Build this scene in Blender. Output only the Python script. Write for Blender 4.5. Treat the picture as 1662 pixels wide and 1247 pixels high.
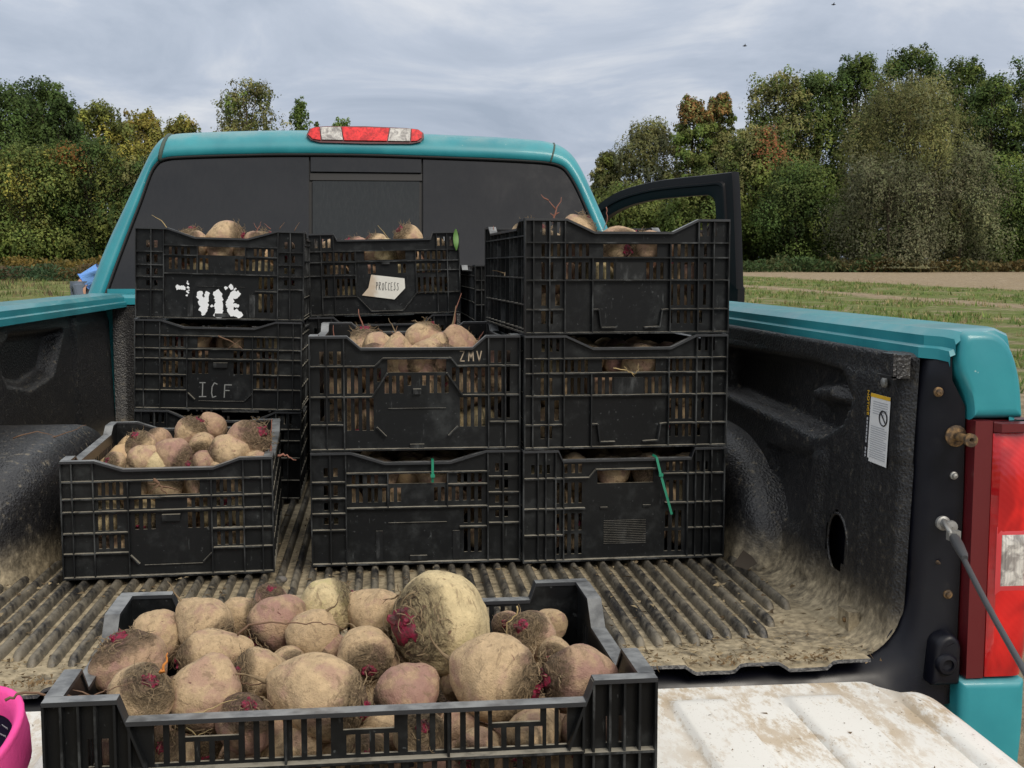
import bpy, bmesh, math, random
import numpy as np
from mathutils import Vector, Matrix, noise as mnoise

for o in list(bpy.data.objects):
    bpy.data.objects.remove(o, do_unlink=True)
SC = bpy.context.scene
COL = SC.collection
rnd = random.Random(7)
R = math.radians

# ------------------------------------------------------------------ camera
FPX, CX, CY = 2000.0, 831.0, 623.5          # focal length and centre in photo pixels (1662 x 1247)
PITCH, YAW = math.atan(.09525), math.atan(.1050)
CAM = Vector((.06, 0, .60))                 # z = 0 is the bed floor, y runs from tailgate to cab
cam = bpy.data.cameras.new('camera'); cam_ob = bpy.data.objects.new('camera', cam); COL.objects.link(cam_ob)
cam.sensor_width = 36; cam.lens = 36 * FPX / 1662; cam.clip_start = .05; cam.clip_end = 3000
cam_ob.location = CAM; cam_ob.rotation_euler = (math.pi / 2 - PITCH, 0, -YAW)
SC.camera = cam_ob
c_r = Vector((math.cos(YAW), -math.sin(YAW), 0))
c_f = Vector((math.sin(YAW) * math.cos(PITCH), math.cos(YAW) * math.cos(PITCH), -math.sin(PITCH)))
c_u = Vector((math.sin(YAW) * math.sin(PITCH), math.cos(YAW) * math.sin(PITCH), math.cos(PITCH)))
# survey helpers: read a world position off the photograph for a known plane
def ray(px, py): return c_f + c_r * ((px - CX) / FPX) - c_u * ((py - CY) / FPX)
def atz(px, py, z): d = ray(px, py); return CAM + d * ((z - CAM.z) / d.z)
def atx(px, py, x): d = ray(px, py); return CAM + d * ((x - CAM.x) / d.x)
def aty(px, py, y): d = ray(px, py); return CAM + d * ((y - CAM.y) / d.y)
def atplane(px, py, p, n): d = ray(px, py); return CAM + d * ((p - CAM).dot(n) / d.dot(n))

# ------------------------------------------------------------------ world, sun, exposure
SUN_EL, SUN_AZ = R(36), R(158)              # azimuth clockwise from +y: behind the camera, a little right
w = bpy.data.worlds.new('World'); SC.world = w; w.use_nodes = True
nt = w.node_tree; nt.nodes.clear()
def N(t, **k):
    n = nt.nodes.new(t)
    for a, v in k.items():
        if a.startswith('i_'): n.inputs[a[2:].replace('_', ' ')].default_value = v
        else: setattr(n, a, v)
    return n
L = lambda a, b: nt.links.new(a, b)
sky = N('ShaderNodeTexSky', sky_type='NISHITA'); sky.sun_disc = False
sky.sun_elevation = SUN_EL; sky.sun_rotation = SUN_AZ; sky.air_density = 1.2; sky.dust_density = 2
tc = N('ShaderNodeTexCoord'); sep = N('ShaderNodeSeparateXYZ'); L(tc.outputs['Generated'], sep.inputs[0])
za = N('ShaderNodeMath', operation='ABSOLUTE'); L(sep.outputs['Z'], za.inputs[0])
zd = N('ShaderNodeMath', operation='ADD'); zd.inputs[1].default_value = .22; L(za.outputs[0], zd.inputs[0])
dx = N('ShaderNodeMath', operation='DIVIDE'); L(sep.outputs['X'], dx.inputs[0]); L(zd.outputs[0], dx.inputs[1])
dy = N('ShaderNodeMath', operation='DIVIDE'); L(sep.outputs['Y'], dy.inputs[0]); L(zd.outputs[0], dy.inputs[1])
cmb = N('ShaderNodeCombineXYZ'); L(dx.outputs[0], cmb.inputs[0]); L(dy.outputs[0], cmb.inputs[1])
mp = N('ShaderNodeMapping'); mp.inputs['Scale'].default_value = (.75, .85, 1); mp.inputs['Rotation'].default_value = (0, 0, R(14)); mp.inputs['Location'].default_value = (1.3, .4, 0)
L(cmb.outputs[0], mp.inputs[0])
n1 = N('ShaderNodeTexNoise'); n1.inputs['Scale'].default_value = 2.1; n1.inputs['Detail'].default_value = 8; n1.inputs['Roughness'].default_value = .58; n1.inputs['Distortion'].default_value = .6
L(mp.outputs[0], n1.inputs['Vector'])
cr = N('ShaderNodeValToRGB'); e = cr.color_ramp.elements
e[0].position = .34; e[0].color = (2.55, 3.05, 4.0, 1); e[1].position = .68; e[1].color = (5.1, 5.4, 6.0, 1)
m_ = cr.color_ramp.elements.new(.50); m_.color = (3.35, 3.85, 4.85, 1)
L(n1.outputs['Fac'], cr.inputs[0])
mx = N('ShaderNodeMix', data_type='RGBA'); mx.inputs[0].default_value = .93
L(sky.outputs[0], mx.inputs[6]); L(cr.outputs[0], mx.inputs[7])
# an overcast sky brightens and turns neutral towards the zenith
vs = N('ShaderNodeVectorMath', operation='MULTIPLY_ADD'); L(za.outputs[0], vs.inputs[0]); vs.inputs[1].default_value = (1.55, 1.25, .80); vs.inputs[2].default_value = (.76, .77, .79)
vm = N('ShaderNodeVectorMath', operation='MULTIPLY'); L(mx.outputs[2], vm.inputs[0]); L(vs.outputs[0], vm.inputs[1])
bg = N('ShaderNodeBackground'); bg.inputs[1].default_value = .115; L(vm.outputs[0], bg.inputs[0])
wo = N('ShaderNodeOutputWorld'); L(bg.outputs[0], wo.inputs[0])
sl = bpy.data.lights.new('sun', 'SUN'); sl.energy = 1.5; sl.angle = R(22); sl.color = (1, .92, .80)
so = bpy.data.objects.new('sun', sl); COL.objects.link(so)
sd = Vector((math.sin(SUN_AZ) * math.cos(SUN_EL), math.cos(SUN_AZ) * math.cos(SUN_EL), math.sin(SUN_EL)))
so.rotation_euler = sd.to_track_quat('Z', 'Y').to_euler()
so.location = (0, -3, 8)
SC.view_settings.view_transform = 'Standard'; SC.view_settings.look = 'None'; SC.view_settings.gamma = 1
SC.view_settings.exposure = .38; SC.view_settings.use_curve_mapping = False
SC.render.engine = 'CYCLES'
SC.cycles.use_denoising = True
SC.cycles.max_bounces = 6; SC.cycles.diffuse_bounces = 3; SC.cycles.glossy_bounces = 3; SC.cycles.transparent_max_bounces = 6

# ------------------------------------------------------------------ helpers
class MB:
    def __init__(s): s.v = []; s.f = []; s.m = []
    def add(s, vs, fs, mi=0):
        b = len(s.v); s.v += [tuple(p) for p in vs]
        for f in fs: s.f.append(tuple(i + b for i in f)); s.m.append(mi)
    def box(s, a, b, mi=0):
        x0, y0, z0 = a; x1, y1, z1 = b
        s.add([(x0,y0,z0),(x1,y0,z0),(x1,y1,z0),(x0,y1,z0),(x0,y0,z1),(x1,y0,z1),(x1,y1,z1),(x0,y1,z1)],
              [(0,3,2,1),(4,5,6,7),(0,1,5,4),(1,2,6,5),(2,3,7,6),(3,0,4,7)], mi)
    def prism(s, poly, axis, a, b, mi=0):
        n = len(poly)
        def P(p, t):
            if axis == 'y': return (p[0], t, p[1])
            if axis == 'x': return (t, p[0], p[1])
            return (p[0], p[1], t)
        vs = [P(p, a) for p in poly] + [P(p, b) for p in poly]
        fs = [tuple(range(n))[::-1], tuple(range(n, 2*n))] + [(i, (i+1) % n, n + (i+1) % n, n + i) for i in range(n)]
        s.add(vs, fs, mi)
    def grid(s, rows, mi=0, closed=False):
        nr, nc = len(rows), len(rows[0])
        fs = []
        for i in range(nr-1):
            for j in range(nc if closed else nc-1):
                j2 = (j+1) % nc
                fs.append((i*nc+j, i*nc+j2, (i+1)*nc+j2, (i+1)*nc+j))
        s.add([p for r in rows for p in r], fs, mi)
    def tube(s, pts, rad, n=6, mi=0, cap=True):
        pts = [Vector(p) for p in pts]
        if not isinstance(rad, (list, tuple)): rad = [rad] * len(pts)
        rows = []; ref = Vector((.31, .17, .93))
        for i, p in enumerate(pts):
            d = (pts[min(i+1, len(pts)-1)] - pts[max(i-1, 0)]).normalized()
            if abs(d.dot(ref)) > .95: ref = Vector((.9, .3, .1))
            a = d.cross(ref).normalized(); b = d.cross(a)
            rows.append([p + (a*math.cos(2*math.pi*k/n) + b*math.sin(2*math.pi*k/n)) * rad[i] for k in range(n)])
        b0 = len(s.v); s.grid(rows, mi, True)
        if cap:
            s.f.append(tuple(b0 + k for k in range(n))[::-1]); s.m.append(mi)
            e = b0 + (len(pts)-1)*n; s.f.append(tuple(e + k for k in range(n))); s.m.append(mi)
    def mesh(s, name, mats, smooth=False, auto=None):
        me = bpy.data.meshes.new(name); me.from_pydata(s.v, [], s.f)
        for m in (mats if isinstance(mats, (list, tuple)) else [mats]): me.materials.append(m)
        if any(s.m): me.polygons.foreach_set('material_index', s.m)
        bm = bmesh.new(); bm.from_mesh(me); bmesh.ops.recalc_face_normals(bm, faces=bm.faces); bm.to_mesh(me); bm.free()
        if smooth:
            me.polygons.foreach_set('use_smooth', [True] * len(me.polygons))
            if auto: me.set_sharp_from_angle(angle=R(auto))
        me.update(); return me
    def build(s, name, mats, parent=None, smooth=False, auto=None):
        return link(name, s.mesh(name, mats, smooth, auto), parent)
def link(name, data, parent=None, M=None):
    o = bpy.data.objects.new(name, data); COL.objects.link(o)
    if parent is not None: o.parent = parent
    if M is not None: o.matrix_basis = M
    return o
def tag(o, label=None, cat=None, group=None, kind=None):
    if label: o['label'] = label
    if cat: o['category'] = cat
    if group: o['group'] = group
    if kind: o['kind'] = kind
    return o
def empty(name, M): return link(name, None, None, M)
def T(x, y, z, rz=0, ry=0, rx=0):
    return Matrix.Translation((x, y, z)) @ Matrix.Rotation(rz, 4, 'Z') @ Matrix.Rotation(ry, 4, 'Y') @ Matrix.Rotation(rx, 4, 'X')

# ------------------------------------------------------------------ materials
def mat(name, base=(.5, .5, .5), rough=.6, spec=.5, metal=0, coat=0):
    m = bpy.data.materials.new(name); m.use_nodes = True
    b = m.node_tree.nodes['Principled BSDF']
    b.inputs['Base Color'].default_value = (*base, 1); b.inputs['Roughness'].default_value = rough
    b.inputs['Specular IOR Level'].default_value = spec; b.inputs['Metallic'].default_value = metal
    b.inputs['Coat Weight'].default_value = coat
    return m
class G:
    """small node-graph helper"""
    def __init__(s, m): s.m = m; s.t = m.node_tree; s.b = s.t.nodes['Principled BSDF']
    def n(s, typ, ins={}, **k):
        n = s.t.nodes.new(typ)
        for a, v in k.items(): setattr(n, a, v)
        for a, v in ins.items(): s.put(n.inputs[a], v)
        return n
    def put(s, sock, v):
        if hasattr(v, 'is_output'): s.t.links.new(v, sock)
        else: sock.default_value = v
    def co(s, which='Object'): return s.n('ShaderNodeTexCoord').outputs[which]
    def pos(s): return s.n('ShaderNodeNewGeometry').outputs['Position']
    def map(s, v, scale=(1,1,1), loc=(0,0,0), rot=(0,0,0)): return s.n('ShaderNodeMapping', {'Vector': v, 'Scale': scale, 'Location': loc, 'Rotation': rot}).outputs[0]
    def noise(s, v, scale, detail=4, rough=.55, dist=0): return s.n('ShaderNodeTexNoise', {'Vector': v, 'Scale': scale, 'Detail': detail, 'Roughness': rough, 'Distortion': dist}).outputs['Fac']
    def vor(s, v, scale): return s.n('ShaderNodeTexVoronoi', {'Vector': v, 'Scale': scale}).outputs['Distance']
    def math(s, op, a, b=0, c=0, clamp=False):
        n = s.n('ShaderNodeMath', operation=op); n.use_clamp = clamp
        s.put(n.inputs[0], a); s.put(n.inputs[1], b); s.put(n.inputs[2], c); return n.outputs[0]
    def step(s, v, a, b, lo=0, hi=1):
        n = s.n('ShaderNodeMapRange', interpolation_type='SMOOTHSTEP'); s.put(n.inputs[0], v)
        for i, q in zip((1, 2, 3, 4), (a, b, lo, hi)): s.put(n.inputs[i], q)
        return n.outputs[0]
    def mix(s, f, a, b):
        n = s.n('ShaderNodeMix', data_type='RGBA'); s.put(n.inputs[0], f)
        for i, q in ((6, a), (7, b)): s.put(n.inputs[i], (*q, 1) if isinstance(q, tuple) and len(q) == 3 else q)
        return n.outputs[2]
    def xyz(s, v): return s.n('ShaderNodeSeparateXYZ', {0: v}).outputs
    def nz(s): return s.xyz(s.n('ShaderNodeNewGeometry').outputs['Normal'])[2]
    def rand(s): return s.n('ShaderNodeObjectInfo').outputs['Random']
    def bump(s, h, strength=.3, dist=.002, nrm=None):
        n = s.n('ShaderNodeBump', {'Height': h, 'Strength': strength, 'Distance': dist})
        if nrm is not None: s.put(n.inputs['Normal'], nrm)
        s.put(s.b.inputs['Normal'], n.outputs[0]); return n.outputs[0]
    def base(s, v): s.put(s.b.inputs['Base Color'], v)
    def rough(s, v): s.put(s.b.inputs['Roughness'], v)

# teal brushed-on body paint
M_TEAL = mat('teal_paint', (.012, .18, .23), .34, .5, 0, .25); g = G(M_TEAL); p = g.pos()
a = g.noise(p, 5, 5); b2 = g.noise(p, 160, 3)
c = g.mix(g.step(a, .35, .7), (.018, .225, .275), (.030, .300, .350))
dust = g.math('MULTIPLY', g.step(g.nz(), .3, .95), g.step(g.noise(p, 14, 6), .35, .75, .1, .5))
c = g.mix(dust, c, (.24, .34, .35)); chip = g.math('ADD', g.step(g.noise(p, 55, 2), .74, .77), g.math('MULTIPLY', g.step(g.noise(g.map(p, (60, 6, 60)), 3, 5, .7), .70, .74), .35), clamp=True)
c = g.mix(g.math('MULTIPLY', chip, .8), c, (.35, .5, .5))
g.base(c); g.rough(g.step(a, .3, .7, .34, .5)); g.bump(b2, .12, .001)
M_NAVY = mat('navy_black_metal', (.004, .004, .008), .35, .35); g = G(M_NAVY); p = g.pos()
d = g.math('MULTIPLY', g.step(g.noise(p, 22, 7, .7), .58, .75), .16)
g.base(g.mix(d, (.004, .0045, .009), (.10, .09, .075))); g.rough(g.step(g.noise(p, 9, 4), .3, .7, .25, .5))
M_JAMB = mat('door_black_trim', (.0035, .0035, .005), .5, .25); g = G(M_JAMB); g.bump(g.noise(g.pos(), 200, 2), .1, .001)
# bed liner: black, pebbled, dusty
def liner_mat(name, dusty):
    m = mat(name, (.016, .016, .018), .45, .6); g = G(m); p = g.pos()
    grain = g.math('ADD', g.math('MULTIPLY', g.vor(p, 170), .8), g.noise(p, 260, 2))
    big = g.noise(p, 7, 6, .6); fine = g.noise(p, 60, 6, .65); zz = g.xyz(p)[2]
    low = g.step(zz, .004, .115, 1, 0)                      # dust that settled low down
    edge = g.math('ADD', g.math('MULTIPLY', big, .55), g.math('MULTIPLY', fine, .45))
    if dusty == 'floor':
        d = g.math('MULTIPLY', g.step(edge, .33, .56, .38, .93), g.step(g.nz(), .45, .9))
        pale = g.mix(g.step(fine, .35, .7), (.30, .245, .155), (.50, .415, .275))
    elif dusty == 'rib':
        d = g.math('MULTIPLY', g.step(edge, .38, .60), .50)
        pale = (.34, .295, .215)
    else:
        d = g.math('ADD', g.math('MULTIPLY', g.math('MULTIPLY', low, low), g.step(edge, .30, .58, .2, .95)), g.math('MULTIPLY', g.step(fine, .56, .72), g.step(g.nz(), -.3, .8, .05, .36)), clamp=True)
        pale = g.mix(g.step(fine, .35, .7), (.30, .245, .155), (.50, .415, .275))
    g.base(g.mix(d, g.mix(g.step(fine, .35, .7), (.014, .014, .016), (.030, .030, .031)), pale)); g.rough(g.math('ADD', .40, g.math('MULTIPLY', d, .5), clamp=True))
    g.bump(grain, g.math('MULTIPLY', .6 if dusty == 'side' else .45, g.math('SUBTRACT', 1, g.math('MULTIPLY', d, .92))), .0026); return m
M_LINER = liner_mat('liner_side_plastic', 'side'); M_FLOOR = liner_mat('liner_floor_plastic', 'floor'); M_RIB = liner_mat('liner_rib_plastic', 'rib')
# black crate plastic with dust on the ledges and scuffs
M_CRATE = mat('black_crate_plastic', (.012, .012, .013), .42, .24); g = G(M_CRATE); p = g.pos(); o_ = g.co('Object')
up = g.step(g.nz(), .40, .85); nA = g.noise(p, 38, 6, .65); nB = g.noise(p, 11, 6, .7); nC = g.noise(g.map(p, (30, 30, 5)), 4, 6, .7)
d = g.math('MULTIPLY', up, g.step(nA, .28, .58, .2, .95))
haze_ = g.math('MULTIPLY', g.step(g.math('MULTIPLY', nB, g.math('ADD', .55, g.math('MULTIPLY', nA, .9))), .46, .80), .14); sc = g.math('ADD', g.math('MULTIPLY', g.step(nC, .63, .70), .22), g.math('MULTIPLY', g.step(g.noise(p, 130, 3), .68, .72), .25))
c = g.mix(g.math('ADD', haze_, sc, clamp=True), g.mix(g.rand(), (.0042, .0050, .0060), (.0080, .0090, .0100)), (.17, .185, .19))
c = g.mix(d, c, (.34, .31, .245)); g.base(c); g.rough(g.math('ADD', .36, g.math('MULTIPLY', d, .5)))
g.bump(g.noise(p, 180, 3), .12, .001)
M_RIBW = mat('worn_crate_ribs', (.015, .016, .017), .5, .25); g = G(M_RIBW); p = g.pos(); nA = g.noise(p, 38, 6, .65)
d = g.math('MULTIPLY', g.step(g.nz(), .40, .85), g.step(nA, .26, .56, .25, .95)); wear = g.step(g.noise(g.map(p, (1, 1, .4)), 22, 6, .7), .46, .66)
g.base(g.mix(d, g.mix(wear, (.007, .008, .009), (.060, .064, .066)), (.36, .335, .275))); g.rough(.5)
M_RIM = mat('worn_sky_sheen_rim', (.03, .03, .033), .42, .5); g = G(M_RIM); p = g.pos()
d = g.math('MULTIPLY', g.step(g.nz(), .3, .9), g.step(g.noise(p, 30, 6, .65), .30, .66, .15, .65))  # upward faces paler: wear, with the sky's reflection put into the colour
g.base(g.mix(d, (.022, .024, .028), (.33, .34, .34))); g.bump(g.noise(p, 120, 3), .2, .001)
M_BASE = mat('crate_base_plastic', (.010, .010, .010), .6, .2)
# dirty white tailgate
M_WHITE = mat('dirty_white_paint', (.8, .79, .75), .5, .4); g = G(M_WHITE); p = g.pos()
a = g.noise(g.map(p, (1, .45, 1), rot=(0, 0, .35)), 13, 10, .72, .3); f2 = g.noise(g.map(p, (1, .35, 1)), 90, 6, .75); f3 = g.noise(p, 260, 2); f4 = g.noise(p, 4, 3)
zz = g.xyz(p)[2]; hollow = g.step(zz, -.004, -.011)
d = g.math('MULTIPLY', g.step(g.math('ADD', g.math('MULTIPLY', a, .62), g.math('ADD', g.math('MULTIPLY', f2, .38), g.math('MULTIPLY', hollow, .05))), .50, .60), g.step(f4, .35, .6, .25, .9))
c = g.mix(d, (.80, .785, .74), (.50, .39, .26)); c = g.mix(g.math('MULTIPLY', g.step(f3, .67, .72), .6), c, (.16, .11, .06))
c = g.mix(g.math('MULTIPLY', g.step(a, .62, .70), g.step(f2, .50, .62)), c, (.24, .17, .10)); g.base(c); g.rough(.45)
# glass and lamps
M_GLASS = mat('tinted_dusty_glass', (.016, .016, .018), .05, .55); g = G(M_GLASS); p = g.pos()
st = g.noise(g.map(p, (60, 60, 2.5)), 3, 4); sm = g.noise(p, 6, 5, .7)
d = g.math('MULTIPLY', g.step(g.math('ADD', g.math('MULTIPLY', st, .5), g.math('MULTIPLY', sm, .5)), .35, .7, .30, 1), .035)
g.base(g.mix(d, (.006, .006, .007), (.21, .20, .19))); g.rough(g.step(sm, .3, .8, .02, .12))
M_GLASS2 = mat('tinted_slider_glass', (.014, .019, .018), .05, .55); g = G(M_GLASS2); p = g.pos()
st = g.noise(g.map(p, (60, 60, 2.5)), 3, 4); g.base(g.mix(g.step(st, .3, .8, .01, .05), (.007, .009, .009), (.2, .2, .19)))
M_GASKET = mat('black_rubber', (.008, .008, .009), .6)
M_RED = mat('red_lens', (.52, .006, .010), .18, .5, 0, .6); g = G(M_RED); p = g.pos()
wv = g.n('ShaderNodeTexWave', {'Vector': p, 'Scale': 55, 'Distortion': .5}, bands_direction='DIAGONAL').outputs['Fac']
g.base(g.mix(g.step(g.noise(g.map(p, (1, 1, .55)), 22, 2, .5, .5), .34, .68), (.36, .007, .011), (.70, .018, .018))); g.bump(wv, .12, .001)
M_REDB = mat('bright_red_reflector', (.80, .012, .012), .2, .5, 0, .5); g = G(M_REDB); p = g.pos()
g.base(g.mix(g.step(g.noise(p, 60, 4, .6, 1), .35, .65), (.45, .004, .006), (.95, .03, .03)))
M_REDD = mat('dark_red_lens_edge', (.11, .010, .014), .35, .5, 0, .3)
M_CLEAR = mat('clear_ribbed_lens', (.55, .53, .50), .2, .5, 0, .6); g = G(M_CLEAR); p = g.pos()
wv = g.n('ShaderNodeTexWave', {'Vector': p, 'Scale': 70, 'Distortion': .2}, bands_direction='X').outputs['Fac']
g.base(g.mix(g.step(g.noise(p, 45, 4, .6, 1), .35, .65), (.28, .26, .25), (.74, .72, .68))); g.bump(wv, .5, .003)
M_PINKL = mat('pale_red_lens', (.55, .05, .06), .25, .5, 0, .5)
M_STEEL = mat('dull_zinc_steel', (.30, .30, .29), .5, .5, .6); M_RUST = mat('rusty_bolt', (.17, .095, .045), .7, .4, .3)
g = G(M_RUST); g.base(g.mix(g.step(g.noise(g.pos(), 90, 5), .4, .65), (.07, .05, .035), (.26, .16, .07)))
M_CABLE = mat('grey_cable_sheath', (.055, .057, .062), .55)
M_PAPER = mat('stained_paper', (.72, .71, .66), .8, .2); g = G(M_PAPER); p = g.co('Object')
ax = g.xyz(p)[0]; st = g.math('MULTIPLY', g.step(g.math('ADD', ax, g.math('MULTIPLY', g.noise(p, 60, 4), .03)), .0, -.022), .6)
g.base(g.mix(st, g.mix(g.noise(p, 90, 4), (.62, .62, .58), (.76, .75, .70)), (.42, .28, .15)))
M_STICK = mat('white_sticker', (.78, .79, .80), .45); M_YEL = mat('yellow_print', (.75, .45, .03), .5); M_INK = mat('black_ink', (.012, .012, .016), .6); M_GREY = mat('grey_print', (.42, .43, .46), .6)
M_PAINT = mat('white_spray_paint', (.74, .77, .80), .6); M_CHALK = mat('chalk_grey_marks', (.19, .20, .20), .7); M_SCRATCH = mat('scratched_lettering', (.33, .27, .20), .7)
M_TIE = mat('green_zip_tie', (.015, .22, .13), .4); M_LEAF = mat('green_leaf', (.10, .22, .05), .55)
M_PINK = mat('pink_cotton', (.90, .085, .36), .9, .2); g = G(M_PINK); p = g.pos()
wv = g.n('ShaderNodeTexWave', {'Vector': p, 'Scale': 130}, bands_direction='DIAGONAL').outputs['Fac']
g.base(g.mix(g.noise(p, 25, 5), (.80, .06, .30), (.95, .12, .42))); g.bump(g.math('ADD', g.noise(p, 300, 2), g.math('MULTIPLY', g.noise(p, 18, 4), 3)), .3, .002)
M_NAVYC = mat('navy_lining', (.012, .008, .028), .9, .2); M_SEAM = mat('olive_sealant', (.06, .09, .075), .7)
M_TWIG = mat('dry_brown_root', (.17, .105, .07), .85, .2); M_TWIGR = mat('reddish_root', (.25, .115, .085), .85, .2); M_STRAW = mat('dry_straw', (.42, .32, .16), .85, .2)
# beets: soil-coated skin, wrinkled dirt round the crown, purple showing through
def beet_mat(name, tan, purple, amount):
    m = mat(name, tan, .82, .25); g = G(m); o = g.co('Object'); rr = g.rand()
    off = g.n('ShaderNodeCombineXYZ', {0: g.math('MULTIPLY', rr, 37), 1: g.math('MULTIPLY', rr, 91), 2: 0}).outputs[0]
    v = g.n('ShaderNodeVectorMath', {0: o, 1: off}, operation='ADD').outputs[0]
    z = g.xyz(o)[2]; big = g.noise(v, 1.3, 5, .6); mid = g.noise(v, 5, 6, .65); fin = g.noise(v, 22, 5, .65)
    c = g.mix(g.step(mid, .3, .72), tuple(q * .80 for q in tan), tuple(min(1, q * 1.10) for q in tan))
    pm = g.math('MULTIPLY', g.step(g.math('ADD', big, g.math('MULTIPLY', rr, .10)), .60 - amount, .78 - amount), .75)
    c = g.mix(pm, c, purple)
    spot = g.math('MULTIPLY', g.step(g.noise(v, 3.4, 3, .5, .8), .70, .73), .75); c = g.mix(spot, c, (.13, .045, .045))
    cw = g.step(g.math('ADD', z, g.math('MULTIPLY', mid, .55)), .66, 1.02)        # caked dirt round the crown
    rings = g.noise(g.map(v, (2.2, 2.2, 11)), 2.2, 6, .72, 1.2)
    c = g.mix(g.math('MULTIPLY', cw, g.step(rings, .40, .60, .25, 1)), c, (.115, .085, .052))
    c = g.mix(g.math('MULTIPLY', g.step(fin, .60, .70), .55), c, (.13, .095, .06)); smear = g.math('MULTIPLY', g.step(g.noise(g.map(v, (1, 1, 2.2)), 2.1, 6, .7, .5), .55, .63), .62); c = g.mix(smear, c, (.22, .155, .095))
    g.base(c); h = g.math('ADD', g.math('MULTIPLY', fin, .35), g.math('MULTIPLY', g.math('MULTIPLY', rings, cw), 2.6)); h = g.math('ADD', h, g.math('MULTIPLY', mid, .5))
    g.bump(h, .95, .0055); return m
M_BEET = [beet_mat('beet_tan_skin', (.54, .395, .240), (.40, .245, .190), .07), beet_mat('beet_purple_skin', (.46, .315, .205), (.34, .19, .165), .12), beet_mat('beet_pale_skin', (.62, .50, .29), (.50, .45, .20), .0)]
M_CROWN = mat('magenta_beet_crown', (.16, .012, .035), .6, .4); g = G(M_CROWN); o = g.co('Object')
g.base(g.mix(g.step(g.noise(o, 4.5, 4, .6), .40, .60), (.070, .026, .024), (.25, .008, .045))); g.bump(g.noise(o, 12, 4), .6, .004)
M_HAIR = mat('dry_rootlets', (.21, .155, .095), .9, .15)

# ------------------------------------------------------------------ ground, field
def gz(x, y): return -.86 + .0125 * max(-20, min(y, 150)) - (.01 * max(0, y - 150))
RA = -.09                                        # crop rows run nearly along the truck
def lat(x, y): return x * math.cos(RA) - y * math.sin(RA)
def atground(px, py):
    d = ray(px, py); s_ = 1.0; z0 = -.86 - CAM.z
    t = z0 / (d.z - .0125 * d.y) if (d.z - .0125 * d.y) < 0 else 400
    return CAM + d * t
M_GROUND = mat('field_soil_and_grass', (.3, .24, .16), .95, .1); g = G(M_GROUND); p = g.pos(); xs = g.xyz(p)
lt = g.math('SUBTRACT', g.math('MULTIPLY', xs[0], math.cos(RA)), g.math('MULTIPLY', xs[1], math.sin(RA)))
wob = g.noise(g.map(p, (.12, .12, .12)), 1, 5, .6); ltw = g.math('ADD', lt, g.math('MULTIPLY', g.math('SUBTRACT', wob, .5), 3.0))
fin = g.noise(p, 5, 8, .7); med = g.noise(p, .9, 6, .65)
rut = g.n('ShaderNodeTexWave', {'Vector': g.n('ShaderNodeCombineXYZ', {0: ltw, 1: 0, 2: 0}).outputs[0], 'Scale': .22, 'Distortion': 1.5, 'Detail': 3}).outputs['Fac']
soil = g.mix(g.step(fin, .35, .68), (.24, .185, .12), (.46, .37, .26)); soil = g.mix(g.math('MULTIPLY', rut, .35), soil, (.27, .21, .14))
straw = g.mix(g.step(fin, .35, .65), (.20, .15, .075), (.40, .31, .17)); grass = g.mix(g.step(fin, .3, .7), (.085, .12, .03), (.20, .24, .075))
def band(a, b, s_=.6):
    return g.math('MULTIPLY', g.step(ltw, a - s_, a + s_), g.step(ltw, b - s_, b + s_, 1, 0))
c = soil
gr = g.math('ADD', g.math('ADD', band(8.0, 19.0), band(20.6, 28)), g.math('MULTIPLY', band(4.0, 6.5), .3), clamp=True)
gm = g.math('MULTIPLY', gr, g.step(med, .30, .52)); c = g.mix(gm, c, grass); c = g.mix(g.math('MULTIPLY', g.math('SUBTRACT', 1, gr, clamp=True), g.step(med, .50, .66, 0, .5)), c, straw)
lf = g.step(lt, -1, -4); c = g.mix(lf, c, g.mix(g.step(med, .35, .62), g.mix(.6, grass, straw), grass))
far = g.step(xs[1], 84, 92); c = g.mix(far, c, g.mix(.5, grass, (.06, .05, .03))); g.base(c); g.bump(g.math('ADD', fin, g.noise(p, 24, 5, .7)), .9, .06)
mb = MB(); ys = [-400, -60, -20, -8, -3, 0, 2, 4, 6, 9, 12, 16, 22, 30, 42, 58, 80, 110, 150, 220, 400, 900, 2400]; xsL = [-2200, -600, -250, -120, -60, -30, -15, -7, -3, 0, 3, 7, 15, 30, 60, 120, 250, 600, 2200]
mb.grid([[(x, y, gz(x, y)) for x in xsL] for y in ys])
tag(mb.build('field_ground', M_GROUND, None, True), 'bare tan soil field with green weedy strips around the truck', 'field', kind='structure')

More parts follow.
